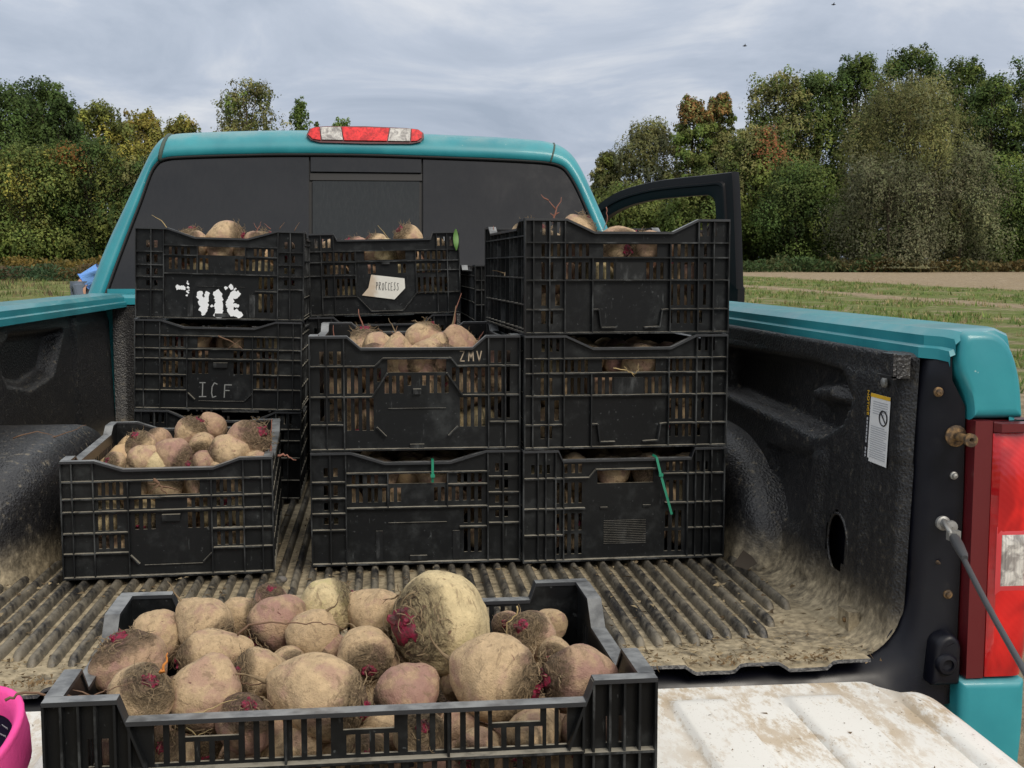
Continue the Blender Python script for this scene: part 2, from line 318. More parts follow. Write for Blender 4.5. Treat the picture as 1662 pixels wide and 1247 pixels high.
# ------------------------------------------------------------------ foliage
def leafmat(name, soft=False):
    m = mat(name, (.08, .1, .03), .7, .2); g = G(m)
    at_ = g.n('ShaderNodeAttribute', attribute_name='tint').outputs['Color']; g.base(at_)
    tr = g.n('ShaderNodeBsdfTranslucent', {'Color': at_})
    if soft:
        cn = g.n('ShaderNodeAttribute', attribute_name='clump_normal').outputs['Vector']; g.put(g.b.inputs['Normal'], cn)
    ms = g.n('ShaderNodeMixShader', {0: .42 if soft else .25})
    out = g.t.nodes['Material Output']; g.t.links.new(g.b.outputs[0], ms.inputs[1]); g.t.links.new(tr.outputs[0], ms.inputs[2]); g.t.links.new(ms.outputs[0], out.inputs[0]); return m
M_FOL = leafmat('foliage'); M_CROWNF = leafmat('tree_foliage', True); M_BARK = mat('grey_brown_bark', (.10, .08, .06), .9, .1)
def fast_mesh(name, V, nper, col, m, cn=None):
    """V: (faces, nper, 3) array of separate polygons, col: (faces, 3)"""
    nf = len(V); me = bpy.data.meshes.new(name); me.vertices.add(nf * nper); me.vertices.foreach_set('co', V.astype(np.float32).ravel())
    me.loops.add(nf * nper); me.loops.foreach_set('vertex_index', np.arange(nf * nper, dtype=np.int32))
    me.polygons.add(nf); me.polygons.foreach_set('loop_start', np.arange(0, nf * nper, nper, dtype=np.int32))
    at_ = me.attributes.new('tint', 'FLOAT_COLOR', 'FACE'); at_.data.foreach_set('color', np.concatenate([col, np.ones((nf, 1))], 1).astype(np.float32).ravel())
    if cn is not None: me.attributes.new('clump_normal', 'FLOAT_VECTOR', 'FACE').data.foreach_set('vector', cn.astype(np.float32).ravel())
    me.materials.append(m); me.update(calc_edges=True); me.validate(); return me
def leaves(rs, C, size, up_bias=.3, asp=.55, droop=0, nrm=None):
    n = len(C); a = rs.normal(size=(n, 3)); a[:, 2] -= droop
    if nrm is not None:                                  # leaf blades lie roughly on the outside of their clump
        nr = nrm + rs.normal(size=(n, 3)) * .45; nr /= np.linalg.norm(nr, axis=1)[:, None]; a -= (a * nr).sum(1)[:, None] * nr
        a /= np.linalg.norm(a, axis=1)[:, None]; b = np.cross(nr, a); s = (size * (.6 + .8 * rs.random(n)))[:, None]
        return np.stack([C - a*s*.5, C + b*s*asp*.5, C + a*s*.5, C - b*s*asp*.5], 1)
    a /= np.linalg.norm(a, axis=1)[:, None]
    b = rs.normal(size=(n, 3)); b -= (b * a).sum(1)[:, None] * a; b /= np.linalg.norm(b, axis=1)[:, None]
    s = (size * (.6 + .8 * rs.random(n)))[:, None] if np.isscalar(size) else size[:, None]
    return np.stack([C - a*s*.5, C + b*s*asp*.5, C + a*s*.5, C - b*s*asp*.5], 1)
def tree(px, top, hw, d, cols, label, nl=7000, base=None, shape='round', size=.42, accents=(), seed=0, cb=.18, group='trees along the field edge', name='deciduous_tree'):
    rs = np.random.RandomState(seed); P = aty(px, 433, d); x, y = P.x, d; z0 = gz(x, y)
    ztop = aty(px, top, d).z; h = ztop - z0; r = hw * d / 2000 * 1.24; nl = int(nl * 3.3); size *= .50
    root = empty(name, T(x, y, z0)); tag(root, label, 'tree', group)
    nb = 64 if shape != 'willow' else 44
    cl = []
    for k in range(nb):                                   # clumps at branch ends fill the crown
        t = (k + .5) / nb; zz = cb + (1 - cb) * (t ** .85)
        prof = math.sin(math.pi * (.10 + .86 * (zz - cb) / (1 - cb))) ** .55 if shape == 'round' else (math.sin(math.pi * (.22 + .72 * (zz - cb) / (1 - cb))) ** .5 if shape == 'willow' else (1 - (zz - cb) / (1 - cb)) ** .6)
        rr = r * prof * math.sqrt(.15 + .85 * rs.random()) * .85; an = rs.random() * 6.283
        cl.append((rr * math.cos(an), rr * math.sin(an), zz * h * .95, r * ((.22 if shape != 'willow' else .27) + .18 * rs.random()) * (.75 if zz > .82 else 1)))
    for k in range(9):                                    # tufts that break the outline
        an = rs.random() * 6.283; q_ = rs.random(); cl.append((r * (1.0 - .75 * q_) * math.cos(an), r * (1.0 - .75 * q_) * math.sin(an), h * (.70 + .29 * q_), r * (.10 + .07 * rs.random())))
    cl.append((.1 * r, 0, h * .93, r * .26)); cl.append((-.25 * r, 0, h * .87, r * .30)); cl.append((.3 * r, .1 * r, h * .88, r * .28))
    wt = np.array([c_[3] ** 2 for c_ in cl]); wt = wt / wt.sum(); Cs = []; tint = []; Ns = []
    cols = np.array(cols)
    for i, (cx, cy, cz, cr_) in enumerate(cl):
        per = max(20, int(nl * wt[i])); q = rs.normal(size=(per, 3)); q /= np.linalg.norm(q, axis=1)[:, None]; q *= (cr_ * (.55 + .55 * rs.random(per) ** .7))[:, None]
        q *= (1 + .35 * np.sin(q[:, :1] * 5 / max(cr_, .1) + i)); q[:, 2] *= .75 if shape != 'willow' else 1.0
        Cs.append(q + (cx, cy, cz)); Ns.append(q / np.linalg.norm(q, axis=1)[:, None] + (0, 0, .35))
        c0 = cols[rs.randint(len(cols))]; f = (.58 + .80 * rs.random() ** 1.3) if shape != 'willow' else (.48 + .95 * rs.random()); cc = np.repeat(c0[None] * f, per, 0)
        for (ax_, ay_, ar, ac) in accents:                # patches that have turned colour
            lp = proj_rel(x + cx, y + cy, z0 + cz)
            if (lp[0] - ax_) ** 2 + (lp[1] - ay_) ** 2 < ar ** 2: cc = np.where(rs.random((per, 1)) < .5, np.array(ac)[None] * (.8 + .4 * rs.random()), cc)
        tint.append(cc * (.88 + .24 * rs.random((per, 1))) * (1 + .04 * rs.normal(size=(per, 3))))
    m_ = nl // 5; an = rs.random(m_) * 6.283; tz = rs.random(m_); rr_ = r * .80 * np.sqrt(rs.random(m_)) * np.sin(np.pi * (.12 + .80 * tz)) ** .5     # leaves inside the crown close its gaps
    q = np.stack([rr_ * np.cos(an), rr_ * np.sin(an), h * (cb + (.92 - cb) * tz)], 1); Cs.append(q); Ns.append(rs.normal(size=(m_, 3))); tint.append(cols[rs.randint(len(cols), size=m_)] * (.7 + .4 * rs.random((m_, 1))))
    Cs = np.concatenate(Cs); tint = np.clip(np.concatenate(tint), .004, .6); Cs[:, 2] = np.maximum(Cs[:, 2], .3)
    V = leaves(rs, Cs, size * d / 100, asp=.6 if shape != 'willow' else .34, droop=0 if shape != 'willow' else .7, nrm=np.concatenate(Ns))
    cn = np.concatenate(Ns); cn = cn / np.linalg.norm(cn, axis=1)[:, None]; ax_ = Cs - np.array((0, 0, h * .45)); ax_ = ax_ / (np.linalg.norm(ax_, axis=1)[:, None] + 1e-6); cn = cn * .8 + ax_ * .5 + np.array((0, 0, .30)) + .12 * rs.normal(size=cn.shape); cn /= np.linalg.norm(cn, axis=1)[:, None]
    link('crown', fast_mesh('crown', V, 4, tint, M_CROWNF, cn), root)
    mb = MB(); tr = max(.12, h * .014)
    mb.tube([(0, 0, -.3), (.05*h*.2, 0, h*.2), (0, .1, h*.5), (0, 0, h*.88)], [tr*1.3, tr, tr*.65, tr*.15], 7)
    for i in range(0, len(cl), 4):
        cx, cy, cz, _ = cl[i]; mb.tube([(0, 0, cz * .62), (cx*.45, cy*.45, cz*.85), (cx, cy, cz)], [tr*.4, tr*.22, tr*.06], 4)
    mb.build('trunk', M_BARK, root, True); return root
def proj_rel(x, y, z):
    d = Vector((x, y, z)) - CAM; zc = d.dot(c_f); return (CX + FPX * d.dot(c_r) / zc, CY - FPX * d.dot(c_u) / zc)
DG = [(.030, .050, .014), (.040, .062, .018), (.024, .040, .012)]; MG = [(.055, .078, .020), (.070, .088, .024), (.045, .066, .018)]
YG = [(.105, .115, .026), (.135, .128, .030), (.078, .092, .024), (.066, .080, .024)]; YE = [(.17, .135, .032), (.14, .125, .030), (.10, .10, .026)]
OL = [(.085, .088, .034), (.105, .105, .040), (.068, .074, .028)]; WB = [(.086, .096, .050), (.100, .108, .054), (.074, .082, .042)]; BR = [(.084, .086, .050), (.076, .079, .046), (.066, .070, .042)]
BG = [(.060, .095, .024), (.075, .11, .03)]
DG, MG, YG, YE, OL, WB, BR, BG = [[tuple(min(.5, q * k_ * j_) for q, j_ in zip(c_, (1.03, 1.0, .98))) for c_ in P_] for P_, k_ in ((DG, 2.9), (MG, 3.0), (YG, 2.7), (YE, 2.4), (OL, 2.9), (WB, 2.5), (BR, 2.4), (BG, 2.9))]
OR = (.36, .20, .075); RD = (.42, .17, .08)
trees = [
 (18, 128, 66, 100, DG, 'dark green maple at the far left edge of the picture', {}),
 (78, 122, 52, 103, DG+MG[:1], 'tall dark green maple, second from the left edge', {}),
 (112, 150, 30, 98, DG, 'narrow dark green tree between the tall maple and the yellowing trees', {'nl': 4500}),
 (165, 160, 52, 107, YG, 'yellow green tree right of the dark maples', {}),
 (232, 176, 48, 112, YE+YG[:2], 'yellowing tree above the left end of the cab roof', {}),
 (300, 188, 46, 116, YE+YG, 'golden topped tree just left of the cab roof corner', {}),
 (40, 235, 70, 88, YG[1:]+MG, 'yellow and brown leaved tree low at the left edge', {'cb': .04}),
 (150, 225, 66, 90, DG+DG+YG[2:], 'dark tree with an orange patch behind the cab pillar', {'cb': .04, 'accents': [(110, 258, 18, (.30, .13, .04))]}),
 (245, 250, 55, 92, DG+OL, 'dark leafy tree hidden mostly by the left cab pillar', {'cb': .04}),
 (405, 121, 56, 118, OL+MG[:1], 'tall rounded olive tree standing above the cab roof', {'size': .36, 'nl': 6000}),
 (490, 152, 23, 125, BG, 'slim green tree left of the red brake light', {'nl': 3200, 'shape': 'cone', 'size': .34}),
 (518, 186, 9, 125, BG, 'thin green sapling just above the cab roof', {'nl': 900, 'shape': 'cone', 'size': .3}),
 (556, 184, 26, 122, BG, 'small light green treetop above the brake light', {'nl': 2600, 'size': .34}),
 (985, 240, 28, 122, OL+YG[2:], 'small olive tree at the left end of the right hand wood', {'nl': 4500}),
 (1050, 192, 48, 118, WB+OL, 'grey green willow behind the open truck door', {'shape': 'willow', 'size': .5}),
 (1122, 150, 34, 112, MG+OL, 'maple with an orange top left of the double orange pair', {'accents': [(1122, 175, 34, OR)]}),
 (1165, 138, 30, 113, OL+MG, 'maple with pale orange tip right of its orange neighbour', {'accents': [(1160, 165, 26, OR)]}),
 (1225, 205, 55, 100, MG+OL, 'broad tree with a red orange branch in mid crown', {'cb': .05, 'accents': [(1250, 238, 24, RD)], 'nl': 9000}),
 (1258, 112, 64, 112, OL+MG, 'tall olive green tree left of the dark treetops', {'nl': 8500, 'cb': .10}),
 (1140, 280, 58, 96, MG+YG[2:], 'low yellow green tree seen through the open door window', {'cb': .03}),
 (1020, 300, 55, 102, YG[2:]+MG, 'low yellowing tree by the right cab pillar', {'cb': .03}),
 (1320, 105, 52, 113, DG+MG, 'dark green tree between the olive tree and the tallest pair', {}),
 (1385, 78, 50, 113, DG+MG[:1], 'tall dark tree with pointed tufts left of the tallest top', {'nl': 8000}),
 (1470, 64, 58, 114, DG+MG[:2], 'tallest dark green tree at the middle of the right wood', {'nl': 8500}),
 (1552, 85, 48, 113, DG+MG, 'dark green tree right of the tallest treetop', {}),
 (1600, 112, 50, 104, MG+DG, 'mid green tree second from the right edge', {'cb': .06}),
 (1660, 96, 62, 106, DG+OL[:1], 'dark olive tree cut by the right edge of the picture', {'cb': .06, 'nl': 8500}),
 (1290, 265, 70, 94, DG+MG, 'shaded dark tree low between maples and willow', {'cb': .03}),
 (1470, 122, 92, 92, WB[:1]+OL, 'large olive willow standing forward at the field edge', {'shape': 'willow', 'size': .5, 'nl': 11000, 'cb': .30}),
 (1440, 262, 92, 88, BR+WB[2:], 'grey brown feathery willow lobe low in front of the big willow', {'shape': 'willow', 'size': .46, 'nl': 10000, 'cb': .02}),
 (1555, 235, 62, 90, WB+BR, 'dull brown willow lobe right of the big willow', {'shape': 'willow', 'size': .46, 'cb': .03}),
 (1640, 270, 72, 97, DG+MG, 'dark bushy tree low at the right edge', {'cb': .03}),
 (1750, 120, 80, 104, DG+MG, 'dark green tree beyond the right edge of the picture', {'cb': .05}),
 (-70, 140, 70, 102, DG+YG, 'dark green tree beyond the left edge of the picture', {'cb': .05}),
]
for i, (px, top, hw, d, cols, lab, kw) in enumerate(trees):
    tree(px, top, hw, d, cols, lab, seed=i + 3, **kw)
# undergrowth mass that closes the wood below the crowns
def mass(name, pts, cols, label, n, hh, size, seed, depth=4, asp=.6, cat='undergrowth'):
    rs = np.random.RandomState(seed); C = []; H = []
    for k in range(n):
        i = rs.randint(len(pts) - 1); t = rs.random(); a, b = pts[i], pts[i+1]; x = a[0] + (b[0]-a[0]) * t; y = a[1] + (b[1]-a[1]) * t + depth * (rs.random() - .5)
        hmax = hh * (.55 + .45 * mnoise.noise(Vector((x * .35, y * .2, seed)))  + .25 * mnoise.noise(Vector((x * 1.1, 3, seed)))); z = gz(x, y) + hmax * rs.random() ** .7
        C.append((x, y, z)); H.append(z - gz(x, y))
    C = np.array(C); cols = np.array(cols); tint = cols[((C[:, 0] * .8 + rs.random(n) * 2).astype(int)) % len(cols)] * (.65 + .7 * rs.random((n, 1)))
    o = link(name, fast_mesh(name, leaves(rs, C, size, asp=asp), 4, np.clip(tint, .004, .6), M_FOL)); return tag(o, label, cat, kind='stuff')
def line(pxs, d): return [(aty(p_, 433, d).x, d) for p_ in pxs]
mass('woodland_undergrowth', line((930, 1300, 1800), 108), DG + MG, 'dark undergrowth filling the wood on the right', 14000, 8.5, .75, 1, 8)
mass('woodland_undergrowth', line((-140, 100, 420), 106), DG + OL + YG[2:], 'dark undergrowth filling the wood on the left', 9000, 7.5, .75, 2, 8)
mass('tall_weeds', line((1000, 1300, 1420), 86), [(.05, .085, .03), (.06, .1, .035), (.09, .10, .04)], 'tall green weeds along the far field edge at the right', 5000, 1.5, .34, 3, 3, .35)
mass('tall_weeds', line((1350, 1500, 1800), 86), [(.09, .075, .03), (.12, .085, .03), (.06, .07, .025), (.15, .12, .05)], 'brownish brambles along the far field edge under the willow', 5000, 1.4, .34, 4, 3, .45)
mass('tall_weeds', line((-80, 100, 260), 62), [(.05, .095, .045), (.07, .11, .05), (.14, .10, .04), (.10, .075, .045)], 'row of green and rusty weeds across the left field', 5200, 1.15, .22, 5, 3, .4)
mass('tall_weeds', line((-80, 100, 260), 72), [(.16, .12, .03), (.19, .13, .035), (.10, .09, .03)], 'golden brush behind the left weed row', 4000, 1.7, .28, 6, 4, .45)
# grass and weeds on the field
def tufts(name, label, n, sampler, cols, hmin, hmax, seed, wd=.25):
    rs = np.random.RandomState(seed); V = []; Cc = []; cols = np.array(cols)
    for k in range(n):
        x, y = sampler(rs)
        if mnoise.noise(Vector((x * .45, y * .25, seed))) < -.12 * rs.random() - .02: continue
        z = gz(x, y); h0 = hmin + (hmax - hmin) * rs.random() ** 2; c0 = cols[rs.randint(len(cols))] * (.7 + .6 * rs.random())
        for j in range(5):
            an = rs.random() * 6.283; l = h0 * (.5 + .7 * rs.random()); lean = l * (.3 + .6 * rs.random()); ww = l * wd * (.4 + .4 * rs.random())
            ca, sa = math.cos(an), math.sin(an); bx, by = x + .35 * h0 * rs.normal(), y + .35 * h0 * rs.normal()
            V.append(((bx - sa*ww*.5, by + ca*ww*.5, z - .01), (bx + sa*ww*.5, by - ca*ww*.5, z - .01), (bx + ca*lean, by + sa*lean, z + l))); Cc.append(c0 * (.8 + .4 * rs.random()))
    tag(link(name, fast_mesh(name, np.array(V), 3, np.clip(np.array(Cc), .004, .7), M_FOL)), label, 'grass', kind='stuff')
def rowband(a, b, y0, y1):
    def s(rs):
        t = y0 + (y1 - y0) * rs.random() ** 1.4; l = a + (b - a) * rs.random()
        return l * math.cos(RA) + t * math.sin(RA), t * math.cos(RA) - l * math.sin(RA)
    return s
GC = [(.13, .20, .045), (.17, .23, .06), (.10, .16, .045), (.22, .23, .08), (.36, .29, .15)]
tufts('weed_strip', 'bright green weeds in the strip nearest the truck on the right', 22000, rowband(7.4, 19.2, 9, 75), GC, .03, .15, 11, .45)
tufts('weed_strip', 'farther strip of low green weeds across the bare field', 13000, rowband(20.4, 28, 20, 85), GC, .03, .14, 12, .45)
tufts('dry_stubble', 'dry straw stubble scattered over the bare soil', 5000, rowband(5.5, 30, 8, 85), [(.36, .28, .15), (.28, .20, .11), (.42, .34, .2)], .03, .13, 13)
tufts('field_grass', 'rough green and straw coloured grass on the left field', 11000, lambda rs: (-3 - 18 * rs.random() - .0, 14 + 50 * rs.random()), [(.15, .19, .06), (.12, .17, .055), (.28, .24, .11), (.17, .19, .07), (.17, .12, .08)], .05, .26, 14, .35)

# ------------------------------------------------------------------ the pickup truck
truck = empty('pickup_truck', T(0, 3, -.86)); tag(truck, 'teal painted pickup truck with its tailgate down and crates in the bed', 'truck')
TI = Matrix.Translation((0, -3, .86))
def tpart(name, mb, mats, parent=None, smooth=False, auto=None, label=None):
    """geometry is written in bed coordinates; children carry the inverse of the root offset"""
    o = mb.build(name, mats, parent or truck, smooth, auto)
    if parent is None: o.matrix_parent_inverse = TI
    if label: o['label'] = label
    return o
Y0, Y1 = 1.80, 4.38                                # rear and front of the bed
XR, XL = .845, -.865                               # liner walls
XCL = lambda s: s
def sstep(a, b, v):
    t = max(0, min(1, (v - a) / (b - a))); return t * t * (3 - 2 * t)
def poly_sd(poly, y, z):
    """signed distance to a polygon (negative inside)"""
    dmin = 1e9; ins = False; n = len(poly)
    for i in range(n):
        (ax, ay), (bx, by) = poly[i], poly[(i+1) % n]
        ex, ey = bx-ax, by-ay; wx, wy = y-ax, z-ay; t = max(0, min(1, (wx*ex + wy*ey) / (ex*ex + ey*ey)))
        dmin = min(dmin, (wx - ex*t) ** 2 + (wy - ey*t) ** 2)
        if (ay > z) != (by > z) and y < (bx-ax) * (z-ay) / (by-ay) + ax: ins = not ins
    return -math.sqrt(dmin) if ins else math.sqrt(dmin)
def yz(px, x=.84): return [(atx(*q, x).y, atx(*q, x).z) for q in px]
pocket_R = yz([(1160, 566), (1290, 588), (1345, 606), (1362, 648), (1350, 682), (1322, 702), (1303, 704), (1263, 682), (1198, 652), (1160, 632)])
block_R = yz([(1292, 628), (1326, 624), (1332, 652), (1296, 655)])
low_R = yz([(1238, 724), (1242, 760), (1257, 842), (1286, 862), (1304, 790), (1306, 738)])
ridge_R = yz([(1312, 735), (1328, 735), (1316, 935), (1296, 935)])
ridge2_R = yz([(1385, 740), (1398, 740), (1384, 985), (1378, 985)])
hole_R = (2.056, .115, .046, .052)
pocket_L = [(3.62, .30), (3.40, .28), (3.20, .31), (3.14, .37), (3.25, .42), (3.75, .41)]
pocket_L2 = [(2.75, .30), (2.55, .28), (2.35, .31), (2.30, .37), (2.40, .42), (2.80, .41)]
def side(sgn, X, feats, hole):
    """liner wall: floor fillet, wall, top edge; feats push it outwards (recess) or inwards"""
    mb = MB(); ny = 170; cs = []
    rf = .055
    for k in range(9): a = math.pi / 2 * k / 8; cs.append((X - sgn * (rf - rf * math.sin(a)) - (sgn * .004 if k == 0 else 0), rf - rf * math.cos(a) - .0042 * (1 - k / 8)))
    for k in range(1, 52): z = rf + (.462 - rf) * k / 51; cs.append((X + sgn * .018 * (z / .46), z))
    cs += [(X + sgn * .030, .468), (X + sgn * .05, .469)]
    rows = []; keep = []
    for j in range(ny + 1):
        y = 1.800 + (Y1 - 1.800) * (j / ny) ** 1.15; row = []
        for (x, z) in cs:
            off = 0
            for poly, dep, soft in feats:
                if z > .012: off += dep * sstep(soft, -soft, poly_sd(poly, y, z))
            # gentle outward roll at the rear edge
            off += .014 * sstep(1.825, 1.800, y) ** 1.5 * sstep(.0, .08, z)
            row.append((x + sgn * off, y, z))
        rows.append(row)
    nr, nc = len(rows), len(rows[0]); fs = []
    for i in range(nr-1):
        for j in range(nc-1):
            q = rows[i][j]
            if hole and ((q[1] - hole[0]) / hole[2]) ** 2 + ((q[2] - hole[1]) / hole[3]) ** 2 < 1: continue
            fs.append((i*nc+j, i*nc+j+1, (i+1)*nc+j+1, (i+1)*nc+j))
    mb.add([p_ for r_ in rows for p_ in r_], fs); return mb
FR = [(pocket_R, .045, .010), (block_R, -.035, .008), (low_R, .016, .006), (ridge_R, -.010, .006), (ridge2_R, -.006, .005), ([(1.9, .425), (4.4, .425), (4.4, .50), (1.9, .50)], .004, .006), ([(1.86, .30), (1.80, .30), (1.80, .47), (1.86, .47)], -.004, .01)]
lr = tpart('side_liner', side(1, XR, FR, hole_R), M_LINER, None, True, label='right hand black pebbled bed liner wall with moulded pockets')
FL = [(pocket_L, .045, .012), (pocket_L2, .045, .012), ([(3.05, .0), (3.12, .0), (3.12, .45), (3.05, .45)], -.012, .01), ([(3.85, .0), (3.92, .0), (3.92, .45), (3.85, .45)], -.012, .01), ([(1.9, .425), (4.4, .425), (4.4, .50), (1.9, .50)], .004, .006)]
ll = tpart('side_liner', side(-1, XL, FL, None), M_LINER, None, True, label='left hand black pebbled bed liner wall')
mb = MB(); ring = []
for k in range(40):
    a = 2 * math.pi * k / 40; ring.append((XR + .006, hole_R[0] + hole_R[2] * 1.04 * math.cos(a), hole_R[1] + hole_R[3] * 1.04 * math.sin(a)))
mb.tube(ring + ring[:1], .0028, 5, cap=False); tpart('hole_rim', mb, M_LINER, None, True)
mb = MB(); mb.box((XR + .035, 1.90, .02), (XR + .05, 2.25, .25)); tpart('inner_panel', mb, M_NAVY)
# floor sheet with a scalloped lip at the tailgate
mb = MB(); rows = []
xs_ = [XL + .05 + (XR - XL - .10) * i / 190 for i in range(191)]
def lipwave(x): 
    t = (x / .145) % 1.0; return .011 * (sstep(.0, .10, t) - sstep(.50, .60, t)) 
for y in [1.762, 1.764, 1.775, 1.79, 1.81, 1.835, 1.86, 1.9, 2.0, 2.2, 2.5, 2.8, 3.2, 3.6, 4.0, Y1]:
    e_ = sstep(1.86, 1.775, y)
    rows.append([(x, y, -.002 + e_ * (lipwave(x) - .004) - (.005 if y < 1.763 else 0) + .0012 * mnoise.noise(Vector((x * 30, y * 30, 0)))) for x in xs_])
mb.grid(rows); fl = tpart('floor_liner', mb, M_FLOOR, None, True, 50)
# moulded ribs, each its own piece
def rib_mesh(y0, y1):
    mb = MB(); rows = []; n = 9
    for (y, s_) in [(y0, .05), (y0 + .003, .55), (y0 + .008, .85), (y0 + .016, 1), (y0 + .3, 1), ((y0 + y1) / 2, 1), (y1, 1)]:
        rows.append([(.0076 * math.cos(math.pi * k / (n-1)) * (.55 + .45 * s_), y, -.004 + .0175 * s_ * max(0, math.sin(math.pi * k / (n-1))) ** .7) for k in range(n)])
    mb.grid(rows); return mb.mesh('rib', M_RIB, True)
RM = [rib_mesh(1.872, Y1 - .02), rib_mesh(1.905, Y1 - .02), rib_mesh(1.962, Y1 - .02), rib_mesh(2.06, Y1 - .02)]
pitch = .0302; k = 0; x = -.775
while x < .77:
    var = 0 if (k % 10) < 5 else 1
    if x > .69: var = 3 if x > .735 else 2
    o = link('rib', RM[var], fl, Matrix.Translation((x, 0, 0))); x += pitch; k += 1
# wheel wells
def well(sgn, xi, xw, ya, yb, h):
    mb = MB(); rows = []; ny = 44
    for j in range(ny + 1):
        t = -1 + 2 * j / ny; e_ = max(0, 1 - abs(t) ** 3.2) ** .48; y = (ya + yb) / 2 + (yb - ya) / 2 * t
        hh = h * e_; xx = xw + (xi - xw) * (e_ ** .55); r_ = min(.07, hh * .45, abs(xx - xw) * .6)
        row = [(xw + sgn * .04, y, hh + .002)]
        row.append((xw, y, hh))
        for k in range(9):
            a = math.pi / 2 * k / 8; row.append((xx + sgn * (r_ - r_ * math.sin(a)), y, hh - r_ + r_ * math.cos(a)))
        for k in range(1, 8): row.append((xx - sgn * .022 * (k / 7), y, (hh - r_) * (1 - k / 7) - .006))
        rows.append(row)
    mb.grid(rows); return mb
tpart('wheel_well', well(1, .757, .87, 2.33, 3.35, .245), M_LINER, None, True)
tpart('wheel_well', well(-1, -.60, -.90, 2.26, 3.32, .232), M_LINER, None, True)
# bulkhead
mb = MB(); rows = []
for k in range(121):
    x = XL + (XR - XL) * k / 120; dd = .012 * (sstep(.1, .2, (x * 4) % 1) - sstep(.6, .7, (x * 4) % 1))
    rows.append([(x, Y1 - .05 - dd * .0, -.004), (x, Y1 - dd, .05), (x, Y1 - dd, .42), (x, Y1 - .01, .465), (x, Y1 + .03, .472)])
mb.grid(rows); tpart('bulkhead_liner', mb, M_LINER, None, True, 40)
# teal bed sides: rail, outer skin and rear corner
def bedside(sgn, xo):
    """xo: outer edge of the rail top"""
    P = [(-.128, .462), (-.128, .478), (-.120, .481), (-.120, .496), (-.108, .5065), (-.02, .509), (.0, .500), (.010, .46), (.016, .38), (.022, .2), (.020, 0), (.01, -.25), (-.02, -.36), (-.08, -.36)]
    mb = MB(); rows = []
    for (y, sh, dz) in [(1.756, .018, -.012), (1.760, .008, -.004), (1.775, .002, -.001), (1.80, 0, 0), (2.3, 0, 0), (3.0, 0, 0), (3.7, 0, 0), (Y1 + .05, 0, 0)]:
        row = []
        for (a, z) in P:
            aa = a - sh if a > -.05 else a + (max(0, .03 * sstep(1.80, 1.756, y)) if a < -.1 else 0)
            row.append((sgn * (abs(xo) + aa), y, z + (dz if z > .3 else 0)))
        rows.append(row)
    mb.grid(rows)
    tpart('bed_side', mb, M_TEAL, None, True, 35, label=('right' if sgn > 0 else 'left') + ' hand teal bed side with rolled top rail')
bedside(1, 1.0); bedside(-1, -.945)
mb = MB(); mb.prism([(Y1 - .012, .470), (Y1 - .012, .492), (Y1 + .0, .503), (Y1 + .055, .505), (Y1 + .075, .47)], 'x', -.93, .98); tpart('bulkhead_rail', mb, M_TEAL, None, True, 30)
# rear corner, right: rear face, jamb, sill
def quadstrip(mb, A, B, mi=0): mb.grid([A, B], mi)
def rearX(px): return [(aty(*q, 1.757).x, aty(*q, 1.757).z) for q in px]
def rounded_block(poly, y0, y1, inset=.007, closed_pts=5):
    P_ = []; n = len(poly)
    for i in range(n):                                   # round the marked corners
        x, z, r_ = poly[i]; a = Vector(poly[i-1][:2]); c_ = Vector((x, z)); b_ = Vector(poly[(i+1) % n][:2])
        if r_ == 0: P_.append((x, z)); continue
        p0 = c_ + (a - c_).normalized() * r_; p1 = c_ + (b_ - c_).normalized() * r_
        for k in range(closed_pts + 1): t = k / closed_pts; P_.append(tuple(p0 * (1-t)**2 + c_ * 2*t*(1-t) + p1 * t*t))
    cx = sum(p_[0] for p_ in P_) / len(P_); cz = sum(p_[1] for p_ in P_) / len(P_); mb = MB(); rows = []
    ex_ = max(abs(p_[0] - cx) for p_ in P_); ez_ = max(abs(p_[1] - cz) for p_ in P_)
    for (y, i_) in ((y1, 0), (y0 + inset, 0), (y0 + inset * .45, inset * .25), (y0 + inset * .1, inset * .65), (y0, inset * 1.3)):
        rows.append([(cx + (p_[0] - cx) * (1 - i_ / ex_), y, cz + (p_[1] - cz) * (1 - i_ / ez_)) for p_ in P_])
    mb.grid(rows, 0, True); m_ = len(P_); mb.f.append(tuple(len(mb.v) - m_ + k for k in range(m_))); mb.m.append(0); return mb
tpart('corner_panel', rounded_block([(.9385, .3725, 0), (1.020, .3725, .003), (1.013, .44, .03), (.986, .5055, .036), (.916, .5045, .012), (.9115, .45, .02), (.9385, .40, .03)], 1.750, 1.82, .012), M_TEAL, None, True, 40)
tpart('lower_corner_panel', rounded_block([(.926, -.026, .003), (1.032, -.028, .004), (1.032, -.10, .02), (1.022, -.24, .03), (.95, -.25, .02), (.926, -.2, .01)], 1.738, 1.80, .010), M_TEAL, None, True, 40)
inner = [(.884, .464), (.880, .458), (.876, .43), (.872, .38), (.869, .25), (.866, .12), (.863, .085), (.852, .045), (.832, .014), (.80, -.008), (.70, -.012), (.3, -.012), (-.78, -.012), (-.83, .02), (-.865, .08), (-.87, .3), (-.88, .49)]
outer = [(.911, .464), (.911, .455), (.912, .43), (.934, .39), (.936, .25), (.935, .12), (.934, .05), (.934, -.02), (.934, -.07), (.86, -.085), (.70, -.085), (.3, -.085), (-.78, -.085), (-.9, -.08), (-.93, .08), (-.93, .3), (-.92, .49)]
mb = MB(); mid = [((a[0]*.7 + b[0]*.3), (a[1]*.7 + b[1]*.3)) for a, b in zip(inner, outer)]
mb.grid([[(x, 1.86, z) for x, z in inner], [(x, 1.805, z) for x, z in inner], [(x, 1.778, z) for x, z in mid], [(x, 1.768, z) for x, z in outer], [(x, 1.80, z) for x, z in outer]])
